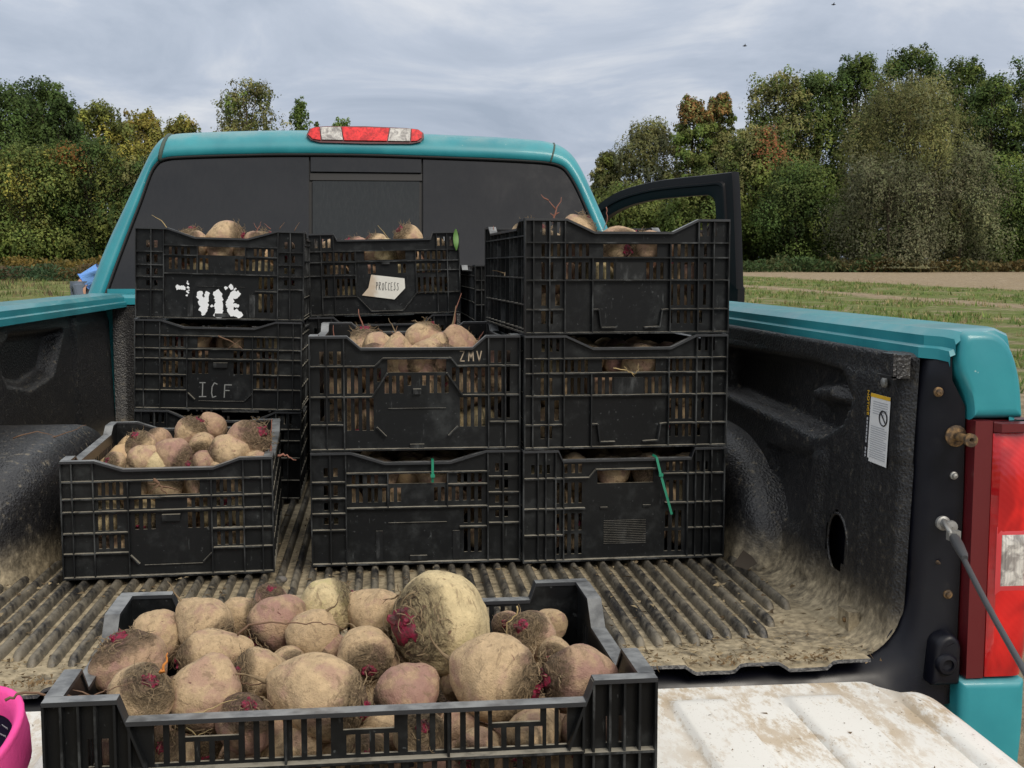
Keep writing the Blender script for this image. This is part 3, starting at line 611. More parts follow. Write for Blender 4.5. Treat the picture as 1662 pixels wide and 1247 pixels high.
tpart('tailgate_jamb', mb, M_NAVY, None, True, 60, label='dark navy metal jamb and sill round the tailgate opening')
def lathe_y(mb, c, prof, n=16):
    """rings along -y from a base point"""
    mb.grid([[(c[0] + r_ * math.cos(2*math.pi*k/n), c[1] - t, c[2] + r_ * math.sin(2*math.pi*k/n)) for k in range(n)] for (t, r_) in prof], 0, True)
mb = MB(); lathe_y(mb, (.921, 1.770, .345), [(0, .0165), (.003, .0165), (.005, .012), (.006, .0065), (.045, .0065), (.045, .010), (.052, .010), (.053, .004), (.048, .001)]); 
st_ = tpart('striker_bolt', mb, M_RUST, None, True, 40)
st_.rotation_euler = (0, 0, 0)
for (x, z, r_, m_) in ((.892, .412, .0075, M_RUST), (.921, .284, .006, M_STEEL), (.918, .10, .007, M_RUST), (.900, .150, .003, M_RUST)):
    mb = MB(); lathe_y(mb, (x, 1.772, z), [(0, r_), (.003, r_), (.004, r_ * .7), (.008, r_ * .62), (.009, .0005)]); tpart('jamb_bolt', mb, m_, None, True, 40)
# hinge bracket in the lower corner
mb = rounded_block([(.884, -.035, .004), (.930, -.035, .004), (.930, .032, .012), (.914, .048, .012), (.890, .036, .012)], 1.742, 1.775, .008); lathe_y(mb, (.905, 1.744, .0), [(0, .017), (.006, .017), (.010, .014), (.011, .009), (.006, .008), (.005, .0005)]); tpart('tailgate_hinge', mb, M_NAVY, None, True, 40)
# tail light
tl = MB(); tl.prism([(.9375, -.024), (.9645, -.024), (.9655, .3705), (.9385, .3705)], 'y', 1.742, 1.775)
tlo = tpart('tail_light', tl, M_REDD, None, False, label='tall red wraparound tail light with clear reversing lens')
def lens(name, x0, x1, z0, z1, m_, yy=1.740, bul=.008, wrap=True):
    mb = MB(); rows = []
    nx, nz_ = 10, 8
    for i in range(nx + 1):
        s_ = i / nx; x = x0 + (x1 - x0) * s_; row = []
        for j in range(nz_ + 1):
            t = j / nz_; ed = min(1, 8 * min(s_, 1 - s_) + .0) * min(1, 8 * min(t, 1 - t)); back = (.03 * max(0, (x - 1.012) / .028) ** 2) if wrap else 0
            row.append((x, yy - bul * ed ** .5 + back, z0 + (z1 - z0) * t))
        rows.append(row)
    mb.grid(rows); rim = [rows[0][0], rows[-1][0], rows[-1][-1], rows[0][-1]]; bk = [(a, 1.775 + (.05 if a > 1.0 else 0), c_) for a, b_, c_ in rim]
    mb.add(rim + bk, [(0, 1, 5, 4), (1, 2, 6, 5), (2, 3, 7, 6), (3, 0, 4, 7)])
    o = mb.build(name, m_, tlo, True, 40); return o
lens('red_lens', .966, 1.040, -.022, .352, M_RED, 1.741, .012)
lens('lens_top_edge', .9665, 1.038, .3525, .3695, M_REDD, 1.741, .012)
lens('lens_border', .972, 1.036, .108, .212, M_PINKL, 1.7305, .003); lens('reversing_lens', .979, 1.016, .122, .200, M_CLEAR, 1.7275, .003, False)
# tailgate cable with its steel eye
a = Vector((.902, 1.745, .212)); b_ = aty(1668, 1098, 1.33)
mb = MB(); pts = [a.lerp(b_, t) + Vector((0, 0, -.006 * math.sin(math.pi * t))) for t in [0.13 + .87 * k / 14 for k in range(15)]]
mb.tube(pts, .0042, 7); cb_ = tpart('tailgate_cable', mb, M_CABLE, None, True)
mb = MB(); pts = [a.lerp(b_, t) for t in (.10, .16, .24, .26)]; mb.tube(pts, [.0075, .0080, .0065, .0045], 8); mb.build('sleeve', M_CABLE, cb_, True, 50)
mb = MB(); dv = (b_ - a).normalized(); sv = dv.cross(Vector((0, 1, 0))).normalized(); loop = []
for k in range(21):
    t = math.pi * (k / 20) ; loop.append(a + sv * .010 * math.cos(t) - dv * .010 * math.sin(t))
loop = [a + sv * .008 + dv * .042] + [a + sv * .010 + dv * .01] + loop[1:-1] + [a - sv * .010 + dv * .01, a - sv * .008 + dv * .042]
mb.tube(loop, .0036, 6); mb.build('cable_eye', M_STEEL, cb_, True)
mb = MB(); mb.box(tuple(a + dv * .036 - Vector((.009, .006, .006))), tuple(a + dv * .036 + Vector((.009, .004, .008)))); mb.build('crimp', M_STEEL, cb_)
mb = MB(); lathe_y(mb, tuple(a + Vector((.002, .024, .0))), [(0, .011), (.006, .011), (.008, .007), (.03, .006), (.03, .010), (.034, .009), (.035, .0005)]); mb.build('pin', M_STEEL, cb_, True, 40)
# tailgate, folded down: white inner skin with pressed ribs
mb = MB(); rows = []; zt = -.012
def tg_out(y): return .835 - .0 * y
ysT = [1.150, 1.153, 1.17, 1.20] + [1.2 + .5 * k / 40 for k in range(1, 40)] + [1.70, 1.712, 1.716]
for y in ysT:
    row = []
    for k in range(321):
        s_ = -1 + 2 * k / 320; hw = .875 - .05 * sstep(1.60, 1.715, y) ** 2; x = .0 + hw * s_
        z = zt; u_ = (x + 6) / .165 % 1.0
        z += .010 * (sstep(.10, .16, u_) - sstep(.60, .66, u_)) * sstep(1.665, 1.63, y) * sstep(1.19, 1.22, y)
        z -= .035 * sstep(hw - .075, hw, abs(x)) ** 1.6
        if y > 1.714 or y < 1.152: z -= .05
        row.append((x, y, z))
    rows.append(row)
mb.grid(rows); mb.box((-.84, 1.156, -.115), (.84, 1.71, -.09)); tg = tpart('tailgate', mb, M_WHITE, None, True, 45, label='dirty white folded down tailgate with pressed ribs')
# latch pad, screw, bracket and sticker on the right liner
def wallbox(px0, px1, x0, x1):
    p0 = atx(*px0, x1); p1 = atx(*px1, x1); mb = MB(); mb.box((x0, min(p0.y, p1.y), min(p0.z, p1.z)), (x1, max(p0.y, p1.y), max(p0.z, p1.z))); return mb
mb = MB(); mb.box((XR - .006, 1.800, .430), (XR + .015, 1.862, .466)); lp = tpart('anchor_pad', mb, M_LINER)
mb = MB(); mb.box((XR - .012, 1.800, .430), (XR - .007, 1.806, .468)); mb.box((XR - .012, 1.80, .428), (XR - .007, 1.862, .433)); mb.build('pad_lip', M_LINER, lp)
mb = MB(); n_ = 14; mb.grid([[(XR + .012 - t, 1.885 + r_ * math.cos(2*math.pi*k/n_), .416 + r_ * math.sin(2*math.pi*k/n_)) for k in range(n_)] for t, r_ in ((0, .0085), (.004, .008), (.006, .005), (.006, .0005))], 0, True); tpart('liner_screw', mb, M_STEEL, None, True, 40)
mb = MB(); mb.prism([(1.905, .002), (1.955, .002), (1.955, .034), (1.905, .036)], 'x', XR - .030, XR - .012); br = tpart('liner_clip', mb, M_LINER)
mb = MB(); mb.grid([[(XR - .030 - t, 1.922 + r_ * math.cos(2*math.pi*k/n_), .02 + r_ * math.sin(2*math.pi*k/n_)) for k in range(n_)] for t, r_ in ((0, .005), (.003, .0045), (.004, .0005))], 0, True); mb.build('rivet', M_RUST, br, True)
sx = XR - .0015
def sq(mb, y0, y1, z0, z1, lift=0, mi=0):
    """flat print on the liner wall, x offset towards the bed; y0 is the cab side"""
    def X(z): return sx + .018 * (z / .46) - .002 - lift
    mb.add([(X(z0), y0, z0), (X(z0), y1, z0), (X(z1), y1, z1), (X(z1), y0, z1)], [(0, 1, 2, 3)], mi)
SY0, SY1, SZ0, SZ1 = 1.940, 1.862, .282, .394
mb = MB(); sq(mb, SY0, SY1, SZ0, SZ1); lab = tpart('warning_sticker', mb, M_STICK, None, label='white warning sticker with yellow top on the right liner wall')
mb = MB(); sq(mb, SY0, SY1, SZ1 - .006, SZ1, .0005); mb.build('yellow_band', M_YEL, lab)
mb = MB(); sq(mb, SY0 + .014, SY0 + .0005, SZ0, SZ1, .0003); mb.build('black_margin', M_INK, lab)
mb = MB()
for k in range(6): sq(mb, SY0 - .012, SY1 + .008 + .012 * (k == 5), SZ1 - .013 - k * .0038, SZ1 - .0118 - k * .0038, .0006)
for k in range(15): sq(mb, SY0 - .008, SY1 + .006 + .01 * (k % 5 == 4), SZ0 + .008 + k * .0036, SZ0 + .0092 + k * .0036, .0006)
mb.build('small_print', M_GREY, lab)
mb = MB(); cyy, czz = SY1 + .022, SZ1 - .036
mb.tube([(sx + .018 * (czz / .46) - .003, cyy + .015 * math.cos(2*math.pi*k/24), czz + .012 * math.sin(2*math.pi*k/24)) for k in range(25)], .0011, 5, cap=False)
mb.tube([(sx + .018 * (czz / .46) - .003, cyy + .010, czz + .008), (sx + .018 * (czz / .46) - .003, cyy - .010, czz - .008)], .0011, 5); mb.build('prohibition_sign', M_INK, lab)
def text(body, size, M, m_, parent, name='lettering', ext=.0003):
    cu = bpy.data.curves.new(name, 'FONT'); cu.body = body; cu.size = size; cu.extrude = ext; cu.materials.append(m_); cu.align_x = 'CENTER'; cu.align_y = 'CENTER'
    o = bpy.data.objects.new(name, cu); COL.objects.link(o); o.parent = parent; o.matrix_basis = M; return o
# letters face -x and read along z
Mt = Matrix(((0, 0, -1, sx + .0115), (0, -1, 0, SY0 + .0075), (-1, 0, 0, SZ1 - .017), (0, 0, 0, 1)))
text('NOTICE', .0115, Mt, M_YEL, lab)
mb = MB()
for k in range(11): 
    if k != 3: sq(mb, SY0 + .0105, SY0 + .005, SZ0 + .004 + k * .0062, SZ0 + .0088 + k * .0062, .0006)
mb.build('margin_print', M_GREY, lab)

# --- cab
CP, CN = Vector((0, 4.46, .5)), Vector((0, 1, -.22)).normalized()
def cabpt(q): return atplane(q[0], q[1], CP, CN)
OUT = [(124, 510), (135, 478), (165, 400), (196, 334), (226, 272), (244, 238), (258, 221), (276, 214), (310, 211), (400, 208), (480, 207), (590, 209), (690, 213), (800, 218), (870, 223), (903, 229), (924, 240), (940, 258), (957, 290), (977, 335), (995, 376), (1018, 430), (1040, 484), (1050, 510)]
INN = [(160, 506), (172, 472), (189, 425), (206, 380), (226, 328), (241, 286), (250, 269), (264, 258), (300, 254), (400, 251), (480, 250), (590, 251), (690, 254), (800, 258), (860, 261), (893, 264), (912, 270), (924, 282), (938, 306), (954, 342), (970, 380), (990, 425), (1012, 475), (1026, 506)]
def smooth_line(P, n=4):
    out = []
    for i in range(len(P) - 1):
        p0, p1, p2, p3 = P[max(i-1, 0)], P[i], P[i+1], P[min(i+2, len(P)-1)]
        for k in range(n):
            t = k / n; out.append(tuple(.5 * ((2*p1[c]) + (-p0[c] + p2[c]) * t + (2*p0[c] - 5*p1[c] + 4*p2[c] - p3[c]) * t*t + (-p0[c] + 3*p1[c] - 3*p2[c] + p3[c]) * t**3) for c in (0, 1)))
    return out + [P[-1]]
ow = [cabpt(q) for q in smooth_line(OUT)]; iw = [cabpt(q) for q in smooth_line(INN)]
def lerp_row(t, dy, grow=1.0):
    c0 = Vector((0, 4.5, .5))
    return [tuple(c0 + ((i_.lerp(o_, t)) - c0) * grow + Vector((0, dy, 0))) for i_, o_ in zip(iw, ow)]
rows = [lerp_row(-.02, .03), lerp_row(0, .004), lerp_row(.06, -.006), lerp_row(.3, -.012), lerp_row(.6, -.004), lerp_row(.82, .018), lerp_row(.95, .055), lerp_row(1, .11), lerp_row(1, .4, 1.02), lerp_row(1, 1.2, 1.03), lerp_row(.9, 1.9, 1.0), lerp_row(.2, 2.5, .95)]
mb = MB(); mb.grid(rows); cab = tpart('cab_shell', mb, M_TEAL, None, True, label='teal cab roof and rear pillars')
mb = MB(); mb.box((-.95, 4.47, -.45), (.95, 6.6, .495)); mb.box((-.90, 4.462, .46), (.92, 4.47, .522)); tpart('cab_body', mb, M_TEAL)
# side windows of the cab
for sg in (-1, 1):
    mb = MB(); q_ = [(sg * ((.985 - .45 * (z - .5)) * 1.02 + .002), y, z) for y, z in ((4.95, .60), (5.85, .60), (5.75, .90), (5.02, .92))]; mb.add(q_ + [(x - sg * .03, y, z) for x, y, z in q_], [(0, 1, 2, 3), (7, 6, 5, 4), (0, 4, 5, 1), (1, 5, 6, 2), (2, 6, 7, 3), (3, 7, 4, 0)]); tpart('side_window', mb, M_GLASS2)
# rear window: three panes and the slider header
def pane(name, poly, off, m_, parent=None):
    mb = MB(); f_ = [cabpt(q) + CN * off for q in poly]; k_ = [p_ + CN * .012 for p_ in f_]; n = len(poly)
    mb.add(f_ + k_, [tuple(range(n)), tuple(range(n, 2*n))[::-1]] + [(i, (i+1) % n, n + (i+1) % n, n + i) for i in range(n)]); return tpart(name, mb, m_, parent)
sm = smooth_line(INN, 3)
Lp = [q for q in sm if q[0] < 500 and q[1] < 474]; Rp = [q for q in sm if q[0] > 690 and q[1] < 474]
pane('rear_glass', [(171, 474)] + Lp + [(501, 250), (501, 474)], .012, M_GLASS, None)
pane('rear_glass', [(687, 474), (687, 254)] + Rp + [(1012, 474)], .012, M_GLASS, None)
pane('slider_header', [(504, 250), (684, 254), (684, 279), (504, 277)], .011, M_GLASS)
pane('slider_glass', [(507, 292), (681, 293), (681, 474), (507, 474)], .016, M_GLASS2)
pane('slider_track', [(502.5, 278.5), (685.5, 280), (685.5, 291), (502.5, 290)], .020, M_GASKET)
pane('glass_backing', [(168, 476), (206, 376), (243, 278), (300, 251), (590, 248), (880, 258), (930, 285), (1014, 476)], .028, M_GASKET)
gl = [cabpt(q) + CN * .006 for q in smooth_line(INN, 3)]; mb = MB(); mb.tube(gl, .007, 6); tpart('window_gasket', mb, M_GASKET, None, True)
def seam(pxx, rad):
    k = min(range(len(ow)), key=lambda i: abs(smo[i][0] - pxx) + (1000 if smo[i][1] > 240 else 0)); P_ = []
    for t, dy in ((0, .004), (.06, -.006), (.3, -.012), (.6, -.004), (.82, .018), (.95, .055), (1, .11), (1, .2)): P_.append(iw[k].lerp(ow[k], t) + Vector((0, dy, 0)))
    mb = MB(); mb.tube(P_, rad, 8); tpart('roof_seam', mb, M_SEAM, None, True)
smo = smooth_line(OUT); seam(272, .0075); seam(901, .0035)
# high brake light
bl = [(498, 222), (502, 213), (512, 209), (530, 208), (593, 208), (660, 211), (678, 213), (687, 219), (688, 226), (682, 233), (668, 236), (593, 236), (520, 234), (505, 230)]
def slab(name, poly, o0, o1, m_, parent, smooth=False):
    mb = MB(); f_ = [cabpt(q) + CN * o0 for q in poly]; k_ = [cabpt(q) + CN * o1 for q in poly]; n = len(poly)
    mb.add(f_ + k_, [tuple(range(n)), tuple(range(n, 2*n))[::-1]] + [(i, (i+1) % n, n + (i+1) % n, n + i) for i in range(n)]); return mb.build(name, m_, parent)
mb = MB(); f_ = [cabpt(q) + CN * -.020 for q in bl]; k_ = [cabpt(q) + CN * .08 for q in bl]; n = len(bl)
mb.add(f_ + k_, [tuple(range(n)), tuple(range(n, 2*n))[::-1]] + [(i, (i+1) % n, n + (i+1) % n, n + i) for i in range(n)])
blo = tpart('high_brake_light', mb, M_REDD, None, label='red and clear brake light centred on the cab roof edge')
slab('red_lens', [(501, 222), (505, 213), (513, 211), (519, 211), (521, 231), (508, 229)], -.027, .0, M_REDB, blo); slab('red_lens', [(555, 210), (632, 212), (628, 232.5), (559, 231.5)], -.028, .0, M_REDB, blo)
slab('red_lens', [(668, 213.5), (680, 215), (685, 220), (684, 227), (677, 232), (667, 233)], -.027, .0, M_REDB, blo)
slab('clear_lens', [(520.5, 210.5), (553.5, 210), (557, 231), (523, 230.5)], -.028, .0, M_CLEAR, blo); slab('clear_lens', [(633.5, 212), (666.5, 213), (665, 233), (630, 232.5)], -.028, .0, M_CLEAR, blo)

# --- open passenger door
HP = Vector((.98, 6.30, .0)); EP = Vector((1.70, 5.52, .0)); dd_ = (EP - HP).normalized(); dn = Vector((dd_.y, -dd_.x, 0))
def dpt(q, off=0): return atplane(q[0], q[1], HP, dn) + dn * off
DO = [(905, 398), (930, 370), (975, 330), (1010, 309), (1060, 295), (1110, 288), (1150, 284), (1183, 280), (1189, 279.5), (1191.5, 283), (1194, 330), (1196.5, 400), (1198.5, 470)]
DI = [(925, 425), (960, 385), (986, 354), (1018, 336), (1060, 325), (1105, 320), (1145, 317), (1152, 317), (1160, 322), (1163, 332), (1166, 370), (1168, 410), (1170, 440)]
do = smooth_line(DO, 3); di = smooth_line(DI, 3)
def drow(t, off): return [tuple(dpt((a[0] + (b[0]-a[0]) * t, a[1] + (b[1]-a[1]) * t), off)) for a, b in zip(di, do)]
sd_ = 1 if (CAM - HP).dot(dn) > 0 else -1
mb = MB(); mb.grid([drow(0, sd_*-.03), drow(0, sd_*.012), drow(.18, sd_*.018), drow(.42, sd_*.018), drow(.46, sd_*.028), drow(.55, sd_*.028), drow(.60, sd_*.016), drow(.96, sd_*.012), drow(1, sd_*.002), drow(1, sd_*-.045)])
door = tpart('open_door', mb, M_JAMB, None, True, 30, label='open black framed passenger door on the right of the cab')
mb = MB(); h0 = HP + dd_ * .06; e0 = EP
def dv_(s_, z, off): p_ = HP + dd_ * s_ + dn * sd_ * off; return (p_.x, p_.y, z)
ln = (EP - HP).length
zb = dpt((1170, 440)).z
se = (dpt((1198.5, 470)) - HP).dot(dd_); P_ = [(0.05, -.42), (se - .05, -.42), (se - .012, .0), (se - .002, dpt((1198, 468)).z), ((dpt((1164, 436)) - HP).dot(dd_), dpt((1164, 436)).z), (.05, .54)]
f_ = [dv_(s_, z, .001) for s_, z in P_]; k_ = [dv_(s_, z, -.06) for s_, z in P_]; n = len(P_)
mb.add(f_ + k_, [tuple(range(n)), tuple(range(n, 2*n))[::-1]] + [(i, (i+1) % n, n + (i+1) % n, n + i) for i in range(n)]); mb.build('door_panel', M_JAMB, door)
# rear bumper and wheels
mb = MB(); mb.prism([(-.20, 1.60), (-.20, 1.78)], 'x', 0, 0) if False else mb.box((-.95, 1.58, -.42), (.97, 1.76, -.20)); tpart('rear_bumper', mb, M_STEEL)
M_TYRE = mat('tyre_rubber', (.015, .015, .016), .85, .2)
for (x, y) in ((.86, 2.85), (-.86, 2.85), (.86, 6.6), (-.86, 6.6)):
    mb = MB(); n_ = 40; pr = [(-.12, .20), (-.13, .30), (-.115, .365), (-.06, .385), (.06, .385), (.115, .365), (.13, .30), (.12, .20)]
    mb.grid([[(x + a, y + r_ * math.cos(2*math.pi*k/n_), -.475 + r_ * math.sin(2*math.pi*k/n_)) for k in range(n_)] for a, r_ in pr], 0, True); wh = tpart('wheel', mb, M_TYRE, None, True, 40)
    mb = MB(); mb.grid([[(x + a, y + r_ * math.cos(2*math.pi*k/n_), -.475 + r_ * math.sin(2*math.pi*k/n_)) for k in range(n_)] for a, r_ in [(-.10, .21), (-.09, .02), (.09, .02), (.10, .21)]], 0, True); mb.build('rim', M_STEEL, wh, True, 30)

# ------------------------------------------------------------------ crates
CW, CD, CH = .41, .61, .225
RD, TH = .011, .0035                                # rib depth, sheet thickness
def wall_meshes(W, H, ext, prof, holes, vr, hr, diag=(), plates=(), flange=True):
    """one crate wall from a drawing: ext = (left, right, top, bottom) of the drawing; outer face looks to -y"""
    l, r_, t, b = ext
    U = lambda x: (x - l) / (r_ - l) * W - W / 2
    V = lambda y: (b - y) / (b - t) * H
    pr = [(U(x), V(y)) for x, y in prof]; pr[0] = (-W/2, pr[0][1]); pr[-1] = (W/2, pr[-1][1])
    hs = [(U(a), U(c_), V(d_), V(b_)) for (a, c_, b_, d_) in holes]         # u0,u1,v0,v1
    us = sorted(set([round(p_[0], 5) for p_ in pr] + [round(q, 5) for h_ in hs for q in h_[:2]])); us = [u for u in us if -W/2 - 1e-6 <= u <= W/2 + 1e-6]
    def topat(u):
        for (a, va), (c_, vc) in zip(pr, pr[1:]):
            if a - 1e-9 <= u <= c_ + 1e-9 and c_ > a: return va + (vc - va) * (u - a) / (c_ - a)
        return pr[-1][1]
    sheet = MB()
    for u0, u1 in zip(us, us[1:]):
        if u1 - u0 < 2e-4: continue
        um = (u0 + u1) / 2; cuts = sorted((h_[2], h_[3]) for h_ in hs if h_[0] < um < h_[1]); lo = 0; segs = []
        for (a, c_) in cuts:
            if a > lo: segs.append((lo, a))
            lo = max(lo, c_)
        segs.append((lo, None))
        for (a, c_) in segs:
            ta, tb = (c_, c_) if c_ is not None else (topat(u0 + 1e-6) - .001, topat(u1 - 1e-6) - .001)
            if max(ta, tb) - a < 1e-4: continue
            sheet.prism([(u0, a), (u1, a), (u1, max(tb, a + 1e-4)), (u0, max(ta, a + 1e-4))], 'y', RD, RD + TH)
    ribs = MB()
    for q in vr:
        x, y0, y1 = (q, None, None) if not isinstance(q, tuple) else q
        u = U(x); z1 = topat(max(-W/2, min(W/2, u))) - .002 if y0 is None else V(y0); z0 = .001 if y1 is None else V(y1)
        ribs.box((u - .0012, .0006, z0), (u + .0012, RD + .001, z1))
    for (y, x0, x1) in hr:
        v = V(y); ribs.box((U(x0), 0, v - .0013), (U(x1), RD + .001, v + .0013))
    for (x0, y0, x1, y1) in diag:
        a, c_ = Vector((U(x0), V(y0))), Vector((U(x1), V(y1))); nrm = Vector((-(c_ - a).y, (c_ - a).x)).normalized() * .0013
        ribs.prism([tuple(a - nrm), tuple(c_ - nrm), tuple(c_ + nrm), tuple(a + nrm)], 'y', .0003, RD + .001)
    for (x0, x1, y0, y1, dep) in plates: ribs.box((U(x0), RD - dep, V(y1)), (U(x1), RD + .001, V(y0)))
    ribs.box((-W/2 - .0005, -.0006, 0), (-W/2 + .002, RD + .001, topat(-W/2) - .002)); ribs.box((W/2 - .002, -.0006, 0), (W/2 + .0005, RD + .001, topat(W/2) - .002))
    if flange: ribs.box((-W/2, -.0008, .0008), (W/2, RD + .002, .0042))
    rim = MB()
    for (a, c_) in zip(pr, pr[1:]):
        rim.prism([(a[0], a[1] - .0045), (c_[0], c_[1] - .0045), (c_[0], c_[1]), (a[0], a[1])], 'y', -.0012, RD + TH + .002)
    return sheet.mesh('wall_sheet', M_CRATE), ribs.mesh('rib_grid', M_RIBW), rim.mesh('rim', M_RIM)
def sl(xs, y0, y1, w=25): return [(x, x + w, y0, y1) for x in xs]
SPEC = {}
SPEC['T1'] = dict(ext=(100, 1565, 205, 1055), prof=[(100, 205), (360, 205), (455, 293), (1230, 293), (1325, 205), (1565, 205)],
  holes=sl((170, 236, 290), 320, 415, 28) + sl((1360, 1410, 1472), 320, 410) + sl((170, 237, 290), 445, 630, 28) + sl((358, 408, 462, 515), 445, 630) + sl((1140, 1192, 1243, 1295, 1360, 1410, 1470), 445, 630)
  + sl((565, 1087), 445, 545, 27) + sl((618, 670, 722, 932, 985, 1037), 502, 632, 27) + sl((777, 880), 502, 575) + [(638, 1047, 382, 478)] + sl((170, 237, 290), 668, 835, 28) + sl((355, 408, 460, 512), 668, 905, 27) + sl((1142, 1193, 1243, 1295), 668, 885) + sl((1360, 1410, 1470), 665, 825),
  vr=[218, 337, 1342, 1460], hr=[(430, 100, 550), (430, 1125, 1565), (372, 605, 1080), (655, 100, 530), (648, 1160, 1565), (860, 100, 330), (850, 1350, 1565)],
  diag=[(550, 430, 605, 372), (1080, 372, 1125, 430), (530, 655, 635, 480), (1050, 480, 1160, 648), (560, 880, 625, 950), (1125, 880, 1060, 950)], plates=[(815, 870, 598, 636, .011), (640, 1045, 742, 748, .003), (790, 890, 1010, 1048, .006)])
SPEC['T2'] = dict(ext=(290, 1560, 228, 950), prof=[(290, 228), (545, 228), (715, 308), (1200, 308), (1362, 228), (1560, 228)],
  holes=sl((400, 447, 490), 250, 332, 20) + sl((1382, 1425, 1470), 250, 335, 16) + sl((395, 447, 490, 540, 580, 625, 667), 386, 462, 20) + sl((1198, 1240, 1285, 1327, 1408), 386, 462, 19) + [(775, 1112, 386, 464)]
  + sl((395, 447, 540, 580, 622, 665, 730, 775, 820), 500, 605, 20) + sl((1045, 1088, 1132, 1198, 1240, 1285, 1327, 1405), 500, 605, 20) + sl((395, 480), 640, 770, 28) + sl((1195, 1240, 1285, 1327, 1405), 640, 770, 19) + sl((395, 440), 806, 885, 26) + sl((1192, 1240, 1285, 1325, 1382), 806, 885, 19),
  vr=[342, 440, 535, (705, 470, 940), (1190, 380, 945), 1365, 1462], hr=[(377, 290, 1555), (470, 290, 1555), (612, 290, 1555), (795, 290, 525), (795, 1190, 1555)],
  diag=[(708, 795, 745, 795), (745, 795, 760, 910), (760, 910, 855, 910), (1180, 795, 1140, 800), (1140, 800, 1125, 905), (1125, 905, 1030, 910)], plates=[(850, 1035, 500, 610, .002)])
SPEC['T3'] = dict(ext=(105, 1505, 155, 975), prof=[(105, 155), (345, 155), (375, 228), (1265, 228), (1290, 155), (1505, 155)],
  holes=sl((165, 218, 270), 265, 330, 22) + sl((387, 440, 487), 265, 330, 26) + sl((1100, 1145, 1195, 1315, 1372), 265, 330, 21) + [(620, 1010, 312, 410)] + sl((335, 392, 440, 490, 1100, 1150, 1195), 400, 550, 23) + sl((335, 392, 440, 490, 1097, 1145, 1190), 625, 750, 23) + sl((335, 390, 440, 490, 1092, 1143, 1190), 775, 925, 23),
  vr=[207, 260, 328, 382, 1245, 1300, 1360, 1412], hr=[(363, 105, 560), (305, 605, 1020), (346, 1075, 1505), (585, 105, 530), (562, 1090, 1505), (778, 105, 380), (752, 1250, 1505)],
  diag=[(560, 363, 605, 305), (1020, 305, 1075, 346)], plates=[(665, 960, 685 + 13 * k, 690 + 13 * k, .0015) for k in range(14)] + [(640, 690, 583, 597, .004), (938, 992, 575, 589, .004)])
SPEC['T4'] = dict(ext=(110, 1565, 165, 1010), prof=[(110, 165), (385, 165), (620, 245), (1075, 245), (1330, 165), (1565, 165)],
  holes=[h for y0, y1 in ((285, 350), (415, 490), (545, 600), (655, 705)) for h in sl((197, 264), y0, y1, 29)] + [h for y0, y1 in ((270, 330), (395, 460), (515, 565), (625, 675)) for h in sl((1393, 1457), y0, y1, 26)]
  + sl((390, 440, 495, 547, 1125, 1170, 1220, 1272), 342, 410) + [(645, 1050, 332, 410)] + sl((390, 440, 500, 545, 600, 655, 705, 962, 1010, 1060, 1112, 1165, 1220, 1270), 440, 545) + sl((1170, 1217, 1270), 605, 715, 26) + sl((1170, 1217, 1270), 760, 935, 26),
  vr=[243, 350, (640, 320, 585), (1055, 320, 585), 1338, 1445], hr=[(y, 110, 350) for y in (388, 510, 622, 745)] + [(y, 1345, 1560) for y in (366, 485, 595, 715)] + [(325, 355, 1335), (415, 355, 640), (418, 1055, 1335), (585, 355, 1335), (738, 1140, 1330)],
  diag=[], plates=[(640, 1050, 700, 704, .003), (790, 910, 950, 985, .005), (555, 600, 760, 985, .003), (1090, 1140, 770, 985, .003)])
SPEC['T5'] = dict(ext=(75, 1410, 405, 1150), prof=[(75, 405), (285, 405), (465, 462), (1030, 462), (1200, 405), (1410, 405)],
  holes=sl((300, 345, 390, 435, 1045, 1090, 1140, 1185), 548, 628, 23) + [(570, 940, 545, 632)] + sl((300, 345, 390, 435, 1045, 1090, 1140, 1185), 660, 716, 23) + sl((525, 577, 628, 858, 908, 960), 660, 716, 27) + sl((295, 340, 390, 1045, 1095, 1142, 1190), 750, 850, 24) + sl((525, 577, 628, 860, 910, 962), 750, 850, 27) + sl((295, 340, 390, 435, 1045, 1095, 1142, 1190), 880, 965, 22),
  vr=[145, 275, (490, 540, 1145), (1015, 540, 1145), 1220, 1340], hr=[(537, 75, 1410), (645, 75, 1410), (728, 75, 1410), (862, 75, 485), (855, 1020, 1410), (990, 75, 485), (978, 1022, 1410)],
  diag=[(495, 1010, 550, 1065), (1010, 1010, 955, 1065)], plates=[(700, 815, 755, 795, .011), (580, 950, 1075, 1081, .003)])
SPEC['T6'] = dict(ext=(80, 1425, 200, 825), prof=[(80, 200), (305, 200), (335, 250), (1170, 250), (1190, 200), (1425, 200)],
  holes=sl((135, 203, 250), 240, 308) + sl((1225, 1270, 1340), 240, 308) + [(570, 940, 340, 406)] + sl((205, 255, 310, 355, 405, 455, 1035, 1083, 1133, 1180, 1227, 1275), 348, 408) + sl((210, 262, 312, 360, 405, 600, 645, 870, 915, 1037, 1085, 1133, 1180, 1230), 440, 508, 24) + sl((215, 320, 365, 415, 460, 1045, 1095, 1145, 1190, 1240, 1285), 545, 668, 22),
  vr=[190, 300, (492, 330, 670), (1030, 330, 670), 1222, 1315], hr=[(336, 80, 1425), (418, 80, 1425), (520, 80, 490), (490, 1040, 1425), (680, 200, 500), (660, 1035, 1425)],
  diag=[(505, 685, 620, 795), (620, 795, 905, 795), (905, 795, 1030, 665)], plates=[(725, 795, 425, 440, .011)])
